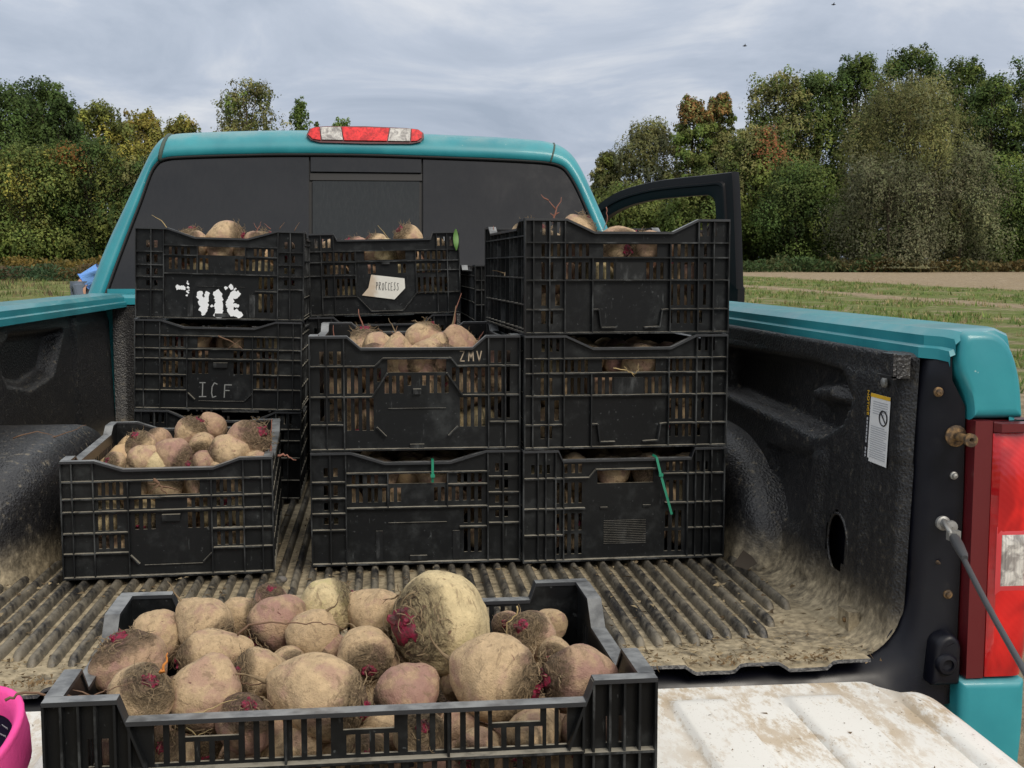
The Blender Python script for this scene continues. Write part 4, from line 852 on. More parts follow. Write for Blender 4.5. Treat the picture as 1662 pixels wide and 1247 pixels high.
# long walls: regular grid of ribs with slots in the upper cells
def long_spec(dip):
    E_ = (0, 1200, 0, 460); xs = [0, 70, 170, 290, 410, 530, 670, 790, 910, 1030, 1130, 1200]; holes = []
    for (y0, y1) in ((80, 138), (165, 220), (255, 330), (355, 425)):
        for a, c_ in zip(xs[1:-1], xs[2:-1]):
            if y0 > 200 and a in (410, 530, 670): continue
            n = 3 if c_ - a > 110 else 2; st = (c_ - a) / (n + .4)
            holes += [(a + st * (.45 + k), a + st * (.45 + k) + st * .48, y0, y1) for k in range(n)]
    return dict(ext=E_, prof=[(0, 0), (120, 0), (190, dip), (1010, dip), (1080, 0), (1200, 0)], holes=holes, vr=xs[1:-1], hr=[(y, 0, 1200) for y in (68, 150, 235, 342, 440)])
SPEC['LS'] = long_spec(34)
# the crate on the tailgate: long wall faces the camera; drawing in photo pixels below the corner height
post = [(132, 142, 70, 117), (153, 165, 70, 117)]; post2 = [(981, 990, 70, 117), (1003, 1013, 70, 117)]
hA = post + post2
for k in range(4): hA += [(a + k * 23.5, a + 14.5 + k * 23.5, 82, 116) for a in (285, 545, 788)]
hA += [(285, 371, 50, 74), (540, 624, 50, 74), (787, 869, 50, 74)]
hA += [(x, x + 14.5, 50, 116) for x in (236, 260, 380, 404, 428, 457, 481, 505, 646, 668, 692, 719, 743, 766, 879, 900)]
hA += [(x, x + 14.5, y0, y1) for y0, y1 in ((135, 205), (225, 285)) for x in range(215, 930, 24)]
SPEC['A'] = dict(H=.19, ext=(67, 1065, 0, 316), prof=[(67, 0), (183, 0), (196, 37), (943, 37), (957, 0), (1065, 0)], holes=hA,
  vr=[95, 122, 148, 178, 447, 713, 957, 985, 1010, 1036, 200, 940], hr=[(128, 67, 200), (124, 200, 940), (128, 940, 1065), (215, 67, 1065), (296, 67, 1065)], diag=[(196, 40, 225, 120), (943, 40, 915, 120)])
hS = [(x, x + 13, y0, y1) for y0, y1 in ((66, 116), (135, 205), (225, 285)) for x in (90, 115, 140, 200, 224, 248, 272, 296, 320, 344, 368, 392, 416, 440, 464, 525, 550, 575) if not (y0 < 100 and 180 < x < 500)]
SPEC['AS'] = dict(H=.19, ext=(0, 665, 0, 316), prof=[(0, 0), (150, 0), (200, 48), (465, 48), (515, 0), (665, 0)], holes=hS, vr=[40, 80, 180, 485, 585, 625], hr=[(128, 0, 665), (215, 0, 665), (296, 0, 665)])
WM = {}
def wm(key, W):
    if (key, W) not in WM: sp = dict(SPEC[key]); hh_ = sp.pop('H', CH); WM[(key, W)] = wall_meshes(W, hh_, **sp)
    return WM[(key, W)]
_base = {}
def base_mesh(W, D):
    if (W, D) in _base: return _base[(W, D)]
    mb = MB(); a, b_ = W/2 - RD - .002, D/2 - RD - .002
    nx = max(6, int(W / .035)); ny = max(6, int(D / .035))
    mb.box((-a, -b_, .004), (a, b_, .008))
    for k in range(nx + 1): x = -a + 2 * a * k / nx; mb.box((x - .002, -b_ + .001, .0008), (x + .002, b_ - .001, .0045))
    _base[(W, D)] = mb.mesh('base', M_BASE); return _base[(W, D)]
CR = {}
def crate(key, M, ends, sides, label, W=CW, D=CD, hs=1.0, group='black plastic harvest crates'):
    """M places the middle of the crate's front bottom edge"""
    root = empty('harvest_crate', M @ Matrix.Translation((0, D/2, 0)) @ Matrix.Diagonal((1, 1, hs, 1))); tag(root, label, 'crate', group)
    for i, (kk, ln_, ang, dist) in enumerate(((ends, W, 0, D/2), (ends, W, math.pi, D/2), (sides, D - 2*(RD+TH) - .001, math.pi/2, W/2), (sides, D - 2*(RD+TH) - .001, -math.pi/2, W/2))):
        ms = wm(kk, round(ln_, 4)); Mw = Matrix.Rotation(ang, 4, 'Z') @ Matrix.Translation((0, -dist, 0))
        wname = 'end_wall' if i < 2 else 'side_wall'
        if W > D: wname = 'side_wall' if i < 2 else 'end_wall'
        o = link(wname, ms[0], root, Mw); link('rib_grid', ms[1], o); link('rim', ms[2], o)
    link('base', base_mesh(W, D), root); CR[key] = root; return root
PIT = CH + .0015; ZF = .0150
crate('A', T(.033, 1.185, -.0035, R(1.0)), 'A', 'AS', 'black crate heaped with large beets on the tailgate in front', W=.60, D=.40)
crate('B', T(-.345, 2.345, ZF, R(3.2)), 'T5', 'LS', 'single black crate of beets standing alone at the left of the bed', W=.388, D=.60)
rC = R(1.5)
def stackM(x, y, k, rz=0, roll=0, dx=0): return T(x, y, ZF, rz) @ Matrix.Rotation(roll, 4, 'Y') @ Matrix.Translation((dx, 0, PIT * k))
crate('C3', stackM(-.358, 3.13, 0, R(.5), rC), 'T2', 'LS', 'bottom crate of the far left stack, hidden behind the single crate')
crate('C2', stackM(-.358, 3.13, 1, R(-.5), rC), 'T5', 'LS', 'black crate marked ICF, middle of the far left stack')
crate('C1', stackM(-.358, 3.13, 2, R(0), rC, .003), 'T4', 'LS', 'black crate with white paint blotches on top of the left stack')
rD = R(-1.2)
crate('D3', stackM(.080, 3.40, 0, 0, rD, -.004), 'T2', 'LS', 'bottom crate of the far middle stack, behind the ZMV crates')
crate('D2', stackM(.080, 3.40, 1, R(.5), rD, -.012), 'T1', 'LS', 'crate with notched front under the crate with the paper label')
crate('D1', stackM(.080, 3.40, 2, R(0), rD), 'T6', 'LS', 'black crate with a torn paper label on the far middle stack')
crate('G3', stackM(.505, 3.20, 0), 'T2', 'LS', 'low bottom crate behind the tall right stack', hs=.87)
crate('G2', T(.505, 3.20, ZF + .197), 'T4', 'LS', 'low second crate behind the tall right stack', hs=.87)
crate('G1', T(.505, 3.20, ZF + .394), 'T2', 'LS', 'low top crate peeping out behind the tall right stack', hs=.87)
crate('E2', stackM(.123, 2.395, 0, R(.3)), 'T4', 'LS', 'bottom crate with a green zip tie, under the ZMV crate')
crate('E1', stackM(.123, 2.395, 1, R(0)), 'T1', 'LS', 'black crate with ZMV cut in its corner, top of the middle stack')
crate('F3', stackM(.537, 2.385, 0, R(2.0)), 'T3', 'LS', 'bottom crate of the tall right stack with a long green zip tie')
crate('F2', stackM(.539, 2.385, 1, R(2.2)), 'T2', 'LS', 'middle crate of the tall right stack')
crate('F1', stackM(.540, 2.385, 2, R(2.6)), 'T2', 'LS', 'top crate of the tall right stack, beside the open door')

# ------------------------------------------------------------------ marks on the crates
GL = {'P': [[(0, 0), (.05, 1), (.6, .95), (.62, .6), (.05, .5)]], 'R': [[(0, 0), (.05, 1), (.6, .92), (.55, .6), (.05, .5), (.65, 0)]], 'O': [[(.35 + .33 * math.cos(a * .628 + 1.6), .5 + .5 * math.sin(a * .628 + 1.6)) for a in range(11)]],
      'C': [[(.65, .9), (.35, 1), (.08, .75), (.05, .35), (.25, .03), (.65, .1)]], 'E': [[(.6, 1), (.05, .95), (.05, 0), (.6, .03)], [(.05, .5), (.5, .52)]], 'S': [[(.6, .9), (.3, 1), (.1, .78), (.5, .48), (.55, .15), (.25, 0), (0, .12)]],
      'I': [[(.35, 0), (.35, 1)], [(.05, 1), (.65, 1)], [(.0, 0), (.7, 0)]], 'F': [[(.1, 0), (.1, 1), (.75, 1)], [(.1, .5), (.55, .5)]], 'Z': [[(0, 1), (.65, 1), (0, 0), (.65, 0)]], 'M': [[(0, 0), (.08, 1), (.38, .3), (.68, 1), (.76, 0)]], 'V': [[(0, 1), (.35, 0), (.7, 1)]]}
def strokes(name, word, u0, v0, w_, h_, m_, parent, y, rad, jit=.0, gap=None):
    mb = MB(); st = gap or w_ * 1.25; rs = random.Random(len(word) * 7)
    for i, ch in enumerate(word):
        k_ = jit / .0012; ox, oz, sc_, sh_ = rs.uniform(-.12, .12) * w_ * k_, rs.uniform(-.10, .10) * h_ * k_, 1 + rs.uniform(-.2, .15) * k_, rs.uniform(-.2, .25) * k_
        for pl in GL[ch]:
            pts = [Vector((u0 + i * st + ox + (a + sh_ * (b_ - .5)) * w_ * (2 - sc_) + rs.uniform(-jit, jit) * .5, y, v0 + oz + b_ * h_ * sc_ + rs.uniform(-jit, jit))) for a, b_ in pl]
            for a, b_ in zip(pts, pts[1:]):
                d_ = (b_ - a); nn = Vector((-d_.z, 0, d_.x)).normalized() * rad; e_ = d_.normalized() * rad * .6; a2, b2_ = a - e_, b_ + e_
                mb.add([a2 - nn, b2_ - nn, b2_ + nn, a2 + nn], [(0, 1, 2, 3)])
    o = mb.build(name, m_, parent); return o
def face(key, ext, x, y, D=CD):                     # drawing pixel -> crate-local u, v
    l, r_, t, b_ = ext; return (x - l) / (r_ - l) * CW - CW/2, (b_ - y) / (b_ - t) * CH
YF = -CD/2 + RD - .0012
u, v = face('E1', SPEC['T1']['ext'], 1145, 396); strokes('cut_lettering', 'ZMV', u, v, .0125, .019, M_SCRATCH, CR['E1'], YF, .0011, gap=.0165)['label'] = 'letters ZMV cut into the crate wall'
e2 = (98, 1060, 655, 1175); u, v = face('C2', e2, 470, 1100); strokes('chalk_lettering', 'ICF', u, v, .024, .034, M_CHALK, CR['C2'], YF, .0013, .0012, gap=.029)['label'] = 'letters ICF drawn in grey chalk'
# white paint, flaked
e1 = (105, 1070, 88, 635); rs_ = random.Random(5)
def blotch(mb, pts, wd):
    for (x0, y0), (x1, y1) in zip(pts, pts[1:]):
        n = 9
        for k in range(n):
            t = k / n; x = x0 + (x1-x0) * t + rs_.uniform(-6, 6); y = y0 + (y1-y0) * t + rs_.uniform(-6, 6); r_ = wd * rs_.uniform(.55, 1.1); m = 9
            ring_ = [face('', e1, x + r_ * rs_.uniform(.6, 1.15) * math.cos(6.283 * q / m), y + r_ * rs_.uniform(.6, 1.25) * math.sin(6.283 * q / m)) for q in range(m)]
            yy = YF - .0002 - .00002 * len(mb.f); mb.add([(a, yy, b_) for a, b_ in ring_], [tuple(range(m))])
mb = MB()
blotch(mb, [(465, 475), (480, 540), (490, 610)], 20); blotch(mb, [(515, 475), (505, 540), (492, 600)], 19); blotch(mb, [(570, 475), (580, 545), (578, 605)], 28); blotch(mb, [(535, 550), (548, 552)], 6)
blotch(mb, [(690, 480), (655, 480), (640, 540), (655, 590), (705, 600)], 21); blotch(mb, [(640, 540), (690, 545)], 14); blotch(mb, [(620, 440), (622, 445)], 7); blotch(mb, [(648, 428), (652, 445)], 11); blotch(mb, [(672, 446), (675, 448)], 5); blotch(mb, [(400, 410), (402, 495)], 7); blotch(mb, [(345, 440), (385, 450)], 14)
o = mb.build('paint_blotches', M_PAINT, CR['C1']); o['label'] = 'flaking white painted letters'
# paper label
pp = [(628, 517), (925, 550), (928, 625), (830, 708), (540, 672), (600, 615)]; ex = SPEC['T6']['ext']
mb = MB(); n = 6; pts = [face('', ex, *q) for q in pp]
mb.add([(a, YF - .004, b_) for a, b_ in pts] + [(a, YF - .0034, b_) for a, b_ in pts], [tuple(range(n)), tuple(range(n, 2*n))[::-1]] + [(i, (i+1) % n, n + (i+1) % n, n + i) for i in range(n)])
M_PAPER_off = None
pl = mb.build('paper_label', M_PAPER, None); pl.parent = CR['D1']; pl['label'] = 'torn white paper label with handwriting'
u, v = face('', ex, 668, 634); o = strokes('handwriting', 'PROCCESS', u, v, .0062, .0215, M_INK, pl, YF - .0046, .0007, .0005, gap=.0081); o.matrix_basis = Matrix.Translation((u, 0, v)) @ Matrix.Rotation(R(2.5), 4, 'Y') @ Matrix.Translation((-u, 0, -v))
# zip ties and a leaf
def ziptie(crate_key, pts, label):
    M = CR[crate_key].matrix_basis; mb = MB(); P_ = [M @ Vector(p_) for p_ in pts]
    for a, b_ in zip(P_, P_[1:]):
        d_ = b_ - a; nn = d_.cross(Vector((0, 1, 0))).normalized() * .0024; w2 = Vector((0, -.0012, 0)); mb.add([a - nn, b_ - nn, b_ + nn, a + nn, a - nn + w2, b_ - nn + w2, b_ + nn + w2, a + nn + w2], [(0, 1, 2, 3), (7, 6, 5, 4), (0, 4, 5, 1), (1, 5, 6, 2), (2, 6, 7, 3), (3, 7, 4, 0)])
    c_ = P_[2]; mb.box((c_.x - .004, c_.y - .006, c_.z - .003), (c_.x + .004, c_.y + .001, c_.z + .003)); tag(mb.build('zip_tie', M_TIE), label, 'zip tie')
F0 = -CD/2 - .003
ex = SPEC['T4']['ext']; q = [face('', ex, 950, y) for y in (242, 300, 345, 400)]; ziptie('E2', [(q[0][0], F0 + .018, q[0][1] + .004), (q[0][0], F0, q[0][1] + .003), (q[2][0], F0, q[2][1]), (q[3][0], F0 + .006, q[3][1])], 'short green zip tie looped on the crate below ZMV')
ex = SPEC['T3']['ext']; q = [face('', ex, *p_) for p_ in ((1000, 222), (1018, 225), (1045, 345), (1085, 500), (1120, 635))]; ziptie('F3', [(q[0][0], F0 + .012, q[0][1] + .004), (q[1][0], F0, q[1][1] + .002), (q[2][0], F0 - .004, q[2][1]), (q[3][0], F0 - .008, q[3][1]), (q[4][0], F0 - .010, q[4][1])], 'long loose green zip tie hanging on the lower right crate')
M = CR['D1'].matrix_basis; mb = MB(); rows = []
for k in range(9):
    t = k / 8; w_ = .0075 * math.sin(math.pi * min(.97, t * .93 + .05)) ** .8; rows.append([(-w_, .003 * math.sin(6 * t), -t * .058), (0, -.002 + .003 * math.sin(6 * t), -t * .058), (w_, .003 * math.sin(6 * t), -t * .058)])
mb.grid(rows); lf = mb.build('beet_leaf', M_LEAF, None, True); q = face('', SPEC['T6']['ext'], 1395, 185); lf.matrix_basis = M @ Matrix.Translation((q[0], -CD/2 - .005, q[1])); tag(lf, 'small green leaf hanging on the paper labelled crate', 'leaf')

# ------------------------------------------------------------------ beets
def beet_mesh(seed, nu, nv, mi):
    rs = random.Random(seed); mb = MB(); rows = []; tp = rs.uniform(.10, .34); sh = rs.uniform(-.06, .10); off = Vector((seed * 3.1, seed * 1.7, seed * .9)); asym = rs.uniform(.9, 1.1)
    for i in range(nv + 1):
        ph = math.pi * i / nv; z = -math.cos(ph); r_ = max(.012, math.sin(ph))
        if z < 0: r_ *= 1 - .22 * (-z) ** 2; z = z * (1 + tp * (-z) ** 3)
        else: r_ *= 1 + sh * z * (1 - z) * 2; z = z * .93
        row = []
        for k in range(nu):
            a = 2 * math.pi * k / nu; p_ = Vector((r_ * math.cos(a) * asym, r_ * math.sin(a) / asym, z))
            q = p_ * 1.1 + off; dsp = .11 * mnoise.noise(q) + .05 * mnoise.noise(q * 2.4) + .014 * mnoise.noise(q * 6)
            if z > .55: dsp += (.055 * mnoise.noise(Vector((q.x * 5, q.y * 5, q.z * 15))) + .035 * mnoise.noise(q * 11)) * (z - .55) / .4
            row.append(tuple(p_ * (1 + dsp)))
        rows.append(row)
    mb.grid(rows, 0, True); return mb.mesh('beet', M_BEET[mi], True)
def crown_mesh(seed):
    '''ragged crown: a wrinkled neck with a handful of cut leaf stalks'''
    rs = random.Random(seed); mb = MB(); rows = []; n = 16
    for (z, r_) in ((.78, .30), (.88, .26), (.94, .21), (.97, .15), (.98, .07), (.975, .01)):
        rows.append([((r_ * (1 + .22 * rs.uniform(-1, 1))) * math.cos(6.283*k/n), (r_ * (1 + .22 * rs.uniform(-1, 1))) * math.sin(6.283*k/n), z + .03 * rs.uniform(-1, 1)) for k in range(n)])
    mb.grid(rows, 0, True)
    for k in range(9):
        a = rs.random() * 6.283; q = rs.uniform(.02, .17); b_ = Vector((q * math.cos(a), q * math.sin(a), .92)); l = rs.uniform(.04, .11); t = b_ + Vector((q * .9 * math.cos(a), q * .9 * math.sin(a), l)); w_ = rs.uniform(.045, .08)
        mb.tube([b_, b_.lerp(t, .6), t], [w_, w_ * .95, w_ * .6], 6)
    return mb.mesh('crown_stub', M_CROWN, True, 50)
def tail_mesh(seed):
    rs = random.Random(seed); mb = MB(); p_ = Vector((0, 0, -1.0)); pts = [p_]; d_ = Vector((0, 0, -1))
    for k in range(8): d_ = (d_ + Vector((rs.uniform(-.4, .4), rs.uniform(-.4, .4), rs.uniform(-.2, .2)))).normalized(); p_ = p_ + d_ * .14; pts.append(p_)
    mb.tube(pts, [.12, .075, .05, .04, .03, .025, .02, .015, .01], 6); return mb.mesh('tail_root', M_HAIR, True)
def hair_mesh(seed):
    rs = random.Random(seed); mb = MB()
    for k in range(34):
        a = rs.random() * 6.283; z = rs.uniform(.62, .97); r_ = math.sqrt(max(.02, 1 - z*z)) * 1.0; p_ = Vector((r_ * math.cos(a), r_ * math.sin(a), z)); pts = [p_]; d_ = Vector((-math.sin(a) * rs.choice((-1, 1)), math.cos(a) * rs.choice((-1, 1)), rs.uniform(-.4, .4)))
        for j in range(5):
            d_ = (d_ + Vector((rs.uniform(-.8, .8), rs.uniform(-.8, .8), rs.uniform(-.8, .8)))).normalized(); p_ = p_ + d_ * .085
            if p_.length < 1.02: p_ = p_ * (1.02 / p_.length)
            pts.append(p_)
        mb.tube(pts, [.017, .016, .014, .012, .010, .007], 3)
    return mb.mesh('rootlets', M_HAIR)
BM_HI = {mi: [beet_mesh(s_ + 40 * mi, 72, 54, mi) for s_ in range(5)] for mi in range(3)}
BM_LO = {mi: [beet_mesh(s_ + 20 + 40 * mi, 20, 14, mi) for s_ in range(4)] for mi in range(3)}
CM = [crown_mesh(s_) for s_ in range(4)]; TM = [tail_mesh(s_) for s_ in range(3)]; HM = [hair_mesh(s_) for s_ in range(3)]
def beet(c, size, axis, elong=1.0, mi=0, label='', group='beets in the crates', hi=False, crown=None, tail=None, hair=None, roll=None):
    ms = (BM_HI if hi else BM_LO)[mi]; q = Vector(axis).normalized().to_track_quat('Z', 'Y').to_matrix().to_4x4()
    M = Matrix.Translation(c) @ q @ Matrix.Rotation(rnd.random() * 6.28 if roll is None else roll, 4, 'Z') @ Matrix.Diagonal((size, size, size * elong, 1))
    o = link('beet', ms[rnd.randrange(len(ms))], None, M); tag(o, label, 'beet', group)
    if crown or (crown is None and (hi or rnd.random() < .4)): link('crown_stub', CM[rnd.randrange(4)], o, Matrix.Diagonal((1.3, 1.3, 1.03, 1)) if size > .055 else None)
    if tail if tail is not None else rnd.random() < .5: link('tail_root', TM[rnd.randrange(3)], o)
    if hair if hair is not None else hi: link('rootlets', HM[rnd.randrange(3)], o)
    return o
def idir(dx, dy, tow=0): return c_r * dx - c_u * dy - c_f * tow     # direction as seen in the picture
FG = 'large beets heaped in the front crate'
# photo centre x, y, radius, distance, (crown direction in the picture, towards camera), elongation, skin, label
front = [
 (712, 1012, 84, 1.42, (-.72, -.06, .70), .98, 2, 'biggest pale round beet with magenta crown, top of the front heap'),
 (522, 1132, 70, 1.265, (.95, .25, .1), 1.16, 0, 'large smooth tan beet lying sideways at the middle front rail'),
 (808, 1102, 74, 1.30, (.85, .25, .25), 1.0, 0, 'large round tan beet with caked dirt right of the biggest beet'),
 (938, 1104, 57, 1.285, (-.85, -.1, .25), 1.10, 1, 'purple skinned beet in the right front corner of the heap'),
 (228, 1130, 52, 1.245, (.52, -.66, .52), .98, 0, 'soil caked beet with bright magenta top at the left front corner'),
 (330, 1134, 60, 1.27, (-.3, .85, .2), 1.05, 0, 'smooth tan beet next to the left front corner beet'),
 (212, 1082, 55, 1.37, (-.3, -.85, .1), 1.05, 1, 'dull pink beet against the left wall of the front crate'),
 (262, 1034, 44, 1.475, (.6, .5, -.2), 1.0, 0, 'tan beet near the back left corner post of the front crate'),
 (335, 1018, 46, 1.46, (.7, .55, .3), 1.06, 0, 'oval tan beet with dirty lower right end, back left of heap'),
 (392, 1000, 33, 1.53, (.9, -.1, .1), 1.1, 0, 'small tan beet behind the oval one at the back rail'),
 (440, 972, 26, 1.565, (.1, -.8, .4), .9, 1, 'little brownish beet tipped up at the back rail'),
 (447, 1014, 46, 1.47, (-.7, .6, .3), 1.06, 1, 'beet crossed by a dark root string, its purple side low'),
 (507, 1034, 44, 1.43, (-.4, .8, -.1), 1.0, 0, 'round tan beet under the right part of the root string'),
 (532, 984, 45, 1.515, (.8, -.3, -.1), 1.08, 2, 'pale beet at the back rail left of the biggest beet'),
 (612, 1002, 46, 1.50, (.7, .5, .1), 1.0, 0, 'tan beet wedged just left of the biggest beet'),
 (340, 1064, 42, 1.385, (-.9, .15, .25), 1.28, 0, 'long tan beet lying sideways left of centre'),
 (420, 1094, 43, 1.33, (-.84, -.15, .5), 1.0, 0, 'round tan beet with red crown pointing left, centre left'),
 (468, 1085, 34, 1.385, (.6, .0, .78), 1.1, 0, 'wrinkled small beet between two round ones at centre'),
 (592, 1062, 47, 1.385, (.28, .49, .82), 1.0, 0, 'round tan beet with crown facing down right, at centre'),
 (536, 1057, 26, 1.42, (-.3, .3, .3), 1.1, 1, 'small pinkish beet half hidden left of the centre beet'),
 (658, 1128, 53, 1.31, (-.7, .55, .2), 1.0, 1, 'purple and yellow beet below the biggest beet'),
 (864, 1034, 43, 1.45, (-.44, -.62, .65), 1.02, 0, 'tan beet with torn red crown right of the biggest beet'),
 (894, 1014, 28, 1.53, (-.3, .5, -.5), 1.0, 0, 'small clean beet by the back right corner post'),
 (902, 1064, 30, 1.40, (-.4, .1, .9), .95, 0, 'small wrinkled beet beside the right wall'),
 (822, 1014, 24, 1.50, (-.1, -.2, .8), 1.0, 1, 'little red crowned beet peeping behind the biggest beet'),
 (682, 1194, 44, 1.225, (.15, -.5, .7), 1.05, 0, 'beet with crown up behind the rail slots, right of centre'),
 (398, 1176, 48, 1.235, (.2, -.7, .4), 1.05, 1, 'shaggy purple beet behind the rail left of centre'),
 (865, 1196, 48, 1.24, (-.4, .5, .3), 1.05, 0, 'tan beet behind the rail under the large right beet'),
 (775, 1218, 40, 1.235, (-.4, .3, .6), 1.0, 0, 'tan beet low behind the right handle opening'),
 (955, 1190, 44, 1.25, (-.3, .6, .2), 1.05, 1, 'beet low in the right front corner of the front crate'),
 (285, 1228, 40, 1.24, (-.4, -.5, .5), 1.0, 0, 'beet low behind the left handle opening'),
 (470, 1222, 46, 1.24, (.3, .6, .3), 1.0, 0, 'beet low behind the slots left of centre'),
 (590, 1225, 44, 1.24, (.3, -.2, .8), 1.0, 0, 'beet low behind the middle handle opening'),
 (325, 1205, 40, 1.27, (.3, .4, .5), 1.0, 0, 'beet sunk between the left corner beets and the rail'),
 (620, 1190, 40, 1.27, (-.3, .4, .5), 1.0, 0, 'beet sunk right of the large sideways beet'),
 (740, 1190, 36, 1.28, (.3, .5, .3), 1.0, 1, 'beet sunk below the large round right beet'),
 (642, 1088, 40, 1.43, (.3, .4, .3), 1.0, 1, 'half hidden beet in the gap left below the biggest beet'),
 (745, 1105, 34, 1.40, (.3, .4, .3), 1.0, 0, 'half hidden beet in the gap right below the biggest beet'),
 (200, 1215, 40, 1.25, (.4, .4, .3), 1.0, 1, 'beet low in the left front corner of the front crate'),
]
for (px, py, rp, d_, ax, el, mi, lab_) in front:
    beet(aty(px, py, d_), rp * d_ / 2000 * 1.01, idir(*ax), el, mi, lab_, FG, hi=True, tail=lab_.startswith(('long', 'large', 'pale beet', 'round', 'oval', 'wrinkled')))
low_lab = 'beet buried in the lower layer of the front crate'
for i in range(5):
    for j in range(3):
        beet((-.20 + .115 * i + rnd.uniform(-.01, .01), 1.28 + .11 * j + rnd.uniform(-.01, .01), .055 + rnd.uniform(-.01, .012)), rnd.uniform(.044, .054), (rnd.uniform(-1, 1), rnd.uniform(-1, 1), rnd.uniform(-.5, .7)), 1.05, rnd.choice((0, 0, 1)), 'buried beet of the front crate, ' + ('first', 'second', 'third', 'fourth', 'fifth')[i] + ' from left in the ' + ('front', 'middle', 'back')[j] + ' row', 'buried beets of the front crate', hi=False)
for i in range(6):
    beet((-.215 + .10 * i + rnd.uniform(-.008, .008), 1.262, .02 + rnd.uniform(-.004, .004)), .044, (rnd.uniform(-1, 1), -.6, rnd.uniform(-.5, .7)), 1.0, rnd.choice((0, 0, 1)), 'lowest beet behind the front crate wall, ' + ('first', 'second', 'third', 'fourth', 'fifth', 'sixth')[i] + ' from left', 'buried beets of the front crate')
BG_ = 'beets in the single left crate'
left = [
 (310, 704, 25, .262, (.5, -.75, .2), 1.12, 0, 'egg shaped beet standing upright in the single left crate'),
 (402, 716, 34, .258, (.5, -.3, .3), 1.10, 1, 'largest purple tan beet at the right of the single left crate'),
 (229, 724, 24, .245, (-.25, -.75, .45), 1.0, 0, 'beet with red crown up at the left of the single crate'),
 (258, 714, 20, .240, (-.6, -.5, .1), 1.1, 1, 'small pink beet behind the red crowned one in the left crate'),
 (282, 738, 26, .250, (.8, .3, .3), 1.2, 1, 'mottled pink beet at the middle of the single left crate'),
 (232, 748, 24, .236, (-.7, .4, .2), 1.1, 0, 'tan beet near the left front of the single crate'),
 (254, 756, 27, .234, (-.8, .4, .2), 1.15, 2, 'pale pointed beet at the front rail of the single crate'),
 (328, 724, 21, .242, (.1, .5, .6), 1.0, 0, 'dirt caked beet behind the centre of the single crate'),
 (372, 734, 28, .250, (-.85, .2, .2), 1.25, 0, 'long tan beet with its tail to the right in the left crate'),
 (330, 750, 19, .240, (-.8, .3, .3), 1.15, 1, 'little pink beet at the front rail of the left crate'),
 (188, 750, 17, .236, (-.5, -.2, .7), 1.0, 0, 'tiny beet with dirty crown in the left front corner'),
 (300, 758, 17, .230, (.3, -.2, .5), 1.0, 0, 'small beet sunk below the front rail of the left crate'),
 (352, 762, 17, .230, (-.2, .3, .4), 1.1, 0, 'small tan beet right of the sunken one in the left crate'),
 (345, 692, 22, .232, (.2, .3, -.2), 1.0, 1, 'dark beet at the back of the single left crate'),
 (415, 752, 22, .228, (.3, .3, .4), 1.0, 0, 'beet under the right rim of the single left crate'),
]
for (px, py, rp, z, ax, el, mi, lab_) in left:
    c_ = atz(px, py, z); c_ = c_ if c_.y > 2.36 + rp * .0013 + .02 else aty(px, py, 2.36 + rp * .0013 + .02); beet(c_, rp * c_.y / 2000 * 1.05, idir(*ax), el, mi, lab_, BG_, hi=rp > 20, hair=rp > 20)
def fill_front(key, lab_, grp, layers=(.045, .112, .172), n=5, y=-.253, mis=(0, 0, 0, 2, 1)):
    M = CR[key].matrix_basis; rows_ = ('lowest', 'middle', 'top'); cols_ = ('first', 'second', 'third', 'fourth', 'fifth')
    for li, z in enumerate(layers):
        for i in range(n):
            x = -.150 + .300 * i / (n - 1) + rnd.uniform(-.008, .008) + (.018 if li % 2 else -.012); s_ = rnd.uniform(.033, .038); x = max(-.185 + s_, min(.185 - s_, x)) * (.93 if key == 'B' else 1)
            beet(M @ Vector((x, -.286 + s_ * 1.12 + rnd.uniform(.0, .006), z)), s_, (rnd.uniform(-1, 1), rnd.uniform(-1, .4), rnd.uniform(-.6, .9)), rnd.uniform(1, 1.1), rnd.choice(mis), 'beet behind the slots of the ' + lab_ + ', ' + cols_[i] + ' from left in ' + rows_[li] + ' row', grp, tail=False)
for key, w_ in (('B', 'single left crate'), ('C1', 'paint blotched crate'), ('C2', 'ICF crate'), ('D1', 'paper labelled crate'), ('E1', 'ZMV crate'), ('E2', 'crate under ZMV'), ('F1', 'top right crate'), ('F2', 'middle right crate'), ('F3', 'bottom right crate')):
    fill_front(key, w_, 'beets behind the slots of the ' + w_, n=4 if key in ('C2', 'F2', 'E2') else 5)
def top_beets(key, lst, where):
    M = CR[key].matrix_basis
    for (x, y, z, s_, ax, mi, lab_) in lst: beet(M @ Vector((x, max(y, -.284 + s_ * 1.15), z)), s_, ax, 1.1, mi, lab_, 'beets on top of the ' + where, hi=s_ > .034, hair=True)
top_beets('C1', [(.005, -.22, .205, .044, (1, -.2, .1), 0, 'long beet filling the notch of the paint blotched crate'), (-.07, -.235, .185, .034, (-.5, -.6, .2), 0, 'beet left in the notch of the paint blotched crate'), (.075, -.23, .188, .034, (.5, -.6, .2), 1, 'beet right in the notch of the paint blotched crate'), (-.1, -.1, .19, .04, (0, 0, 1), 0, 'beet at the back of the paint blotched crate'), (.08, -.1, .19, .04, (1, 0, 1), 0, 'rear right beet of the paint blotched crate')], 'paint blotched crate')
top_beets('D1', [(.070, -.16, .208, .042, (-.6, -.3, .6), 0, 'pale beet dome above the rim of the paper labelled crate'), (.0, -.235, .172, .042, (1, -.2, .1), 2, 'pale long beet behind the handle of the paper labelled crate'), (-.08, -.2, .18, .036, (-.5, .2, .6), 1, 'left beet in the paper labelled crate'), (-.02, -.12, .19, .036, (-.5, .2, .6), 0, 'middle beet in the paper labelled crate')], 'paper labelled crate')
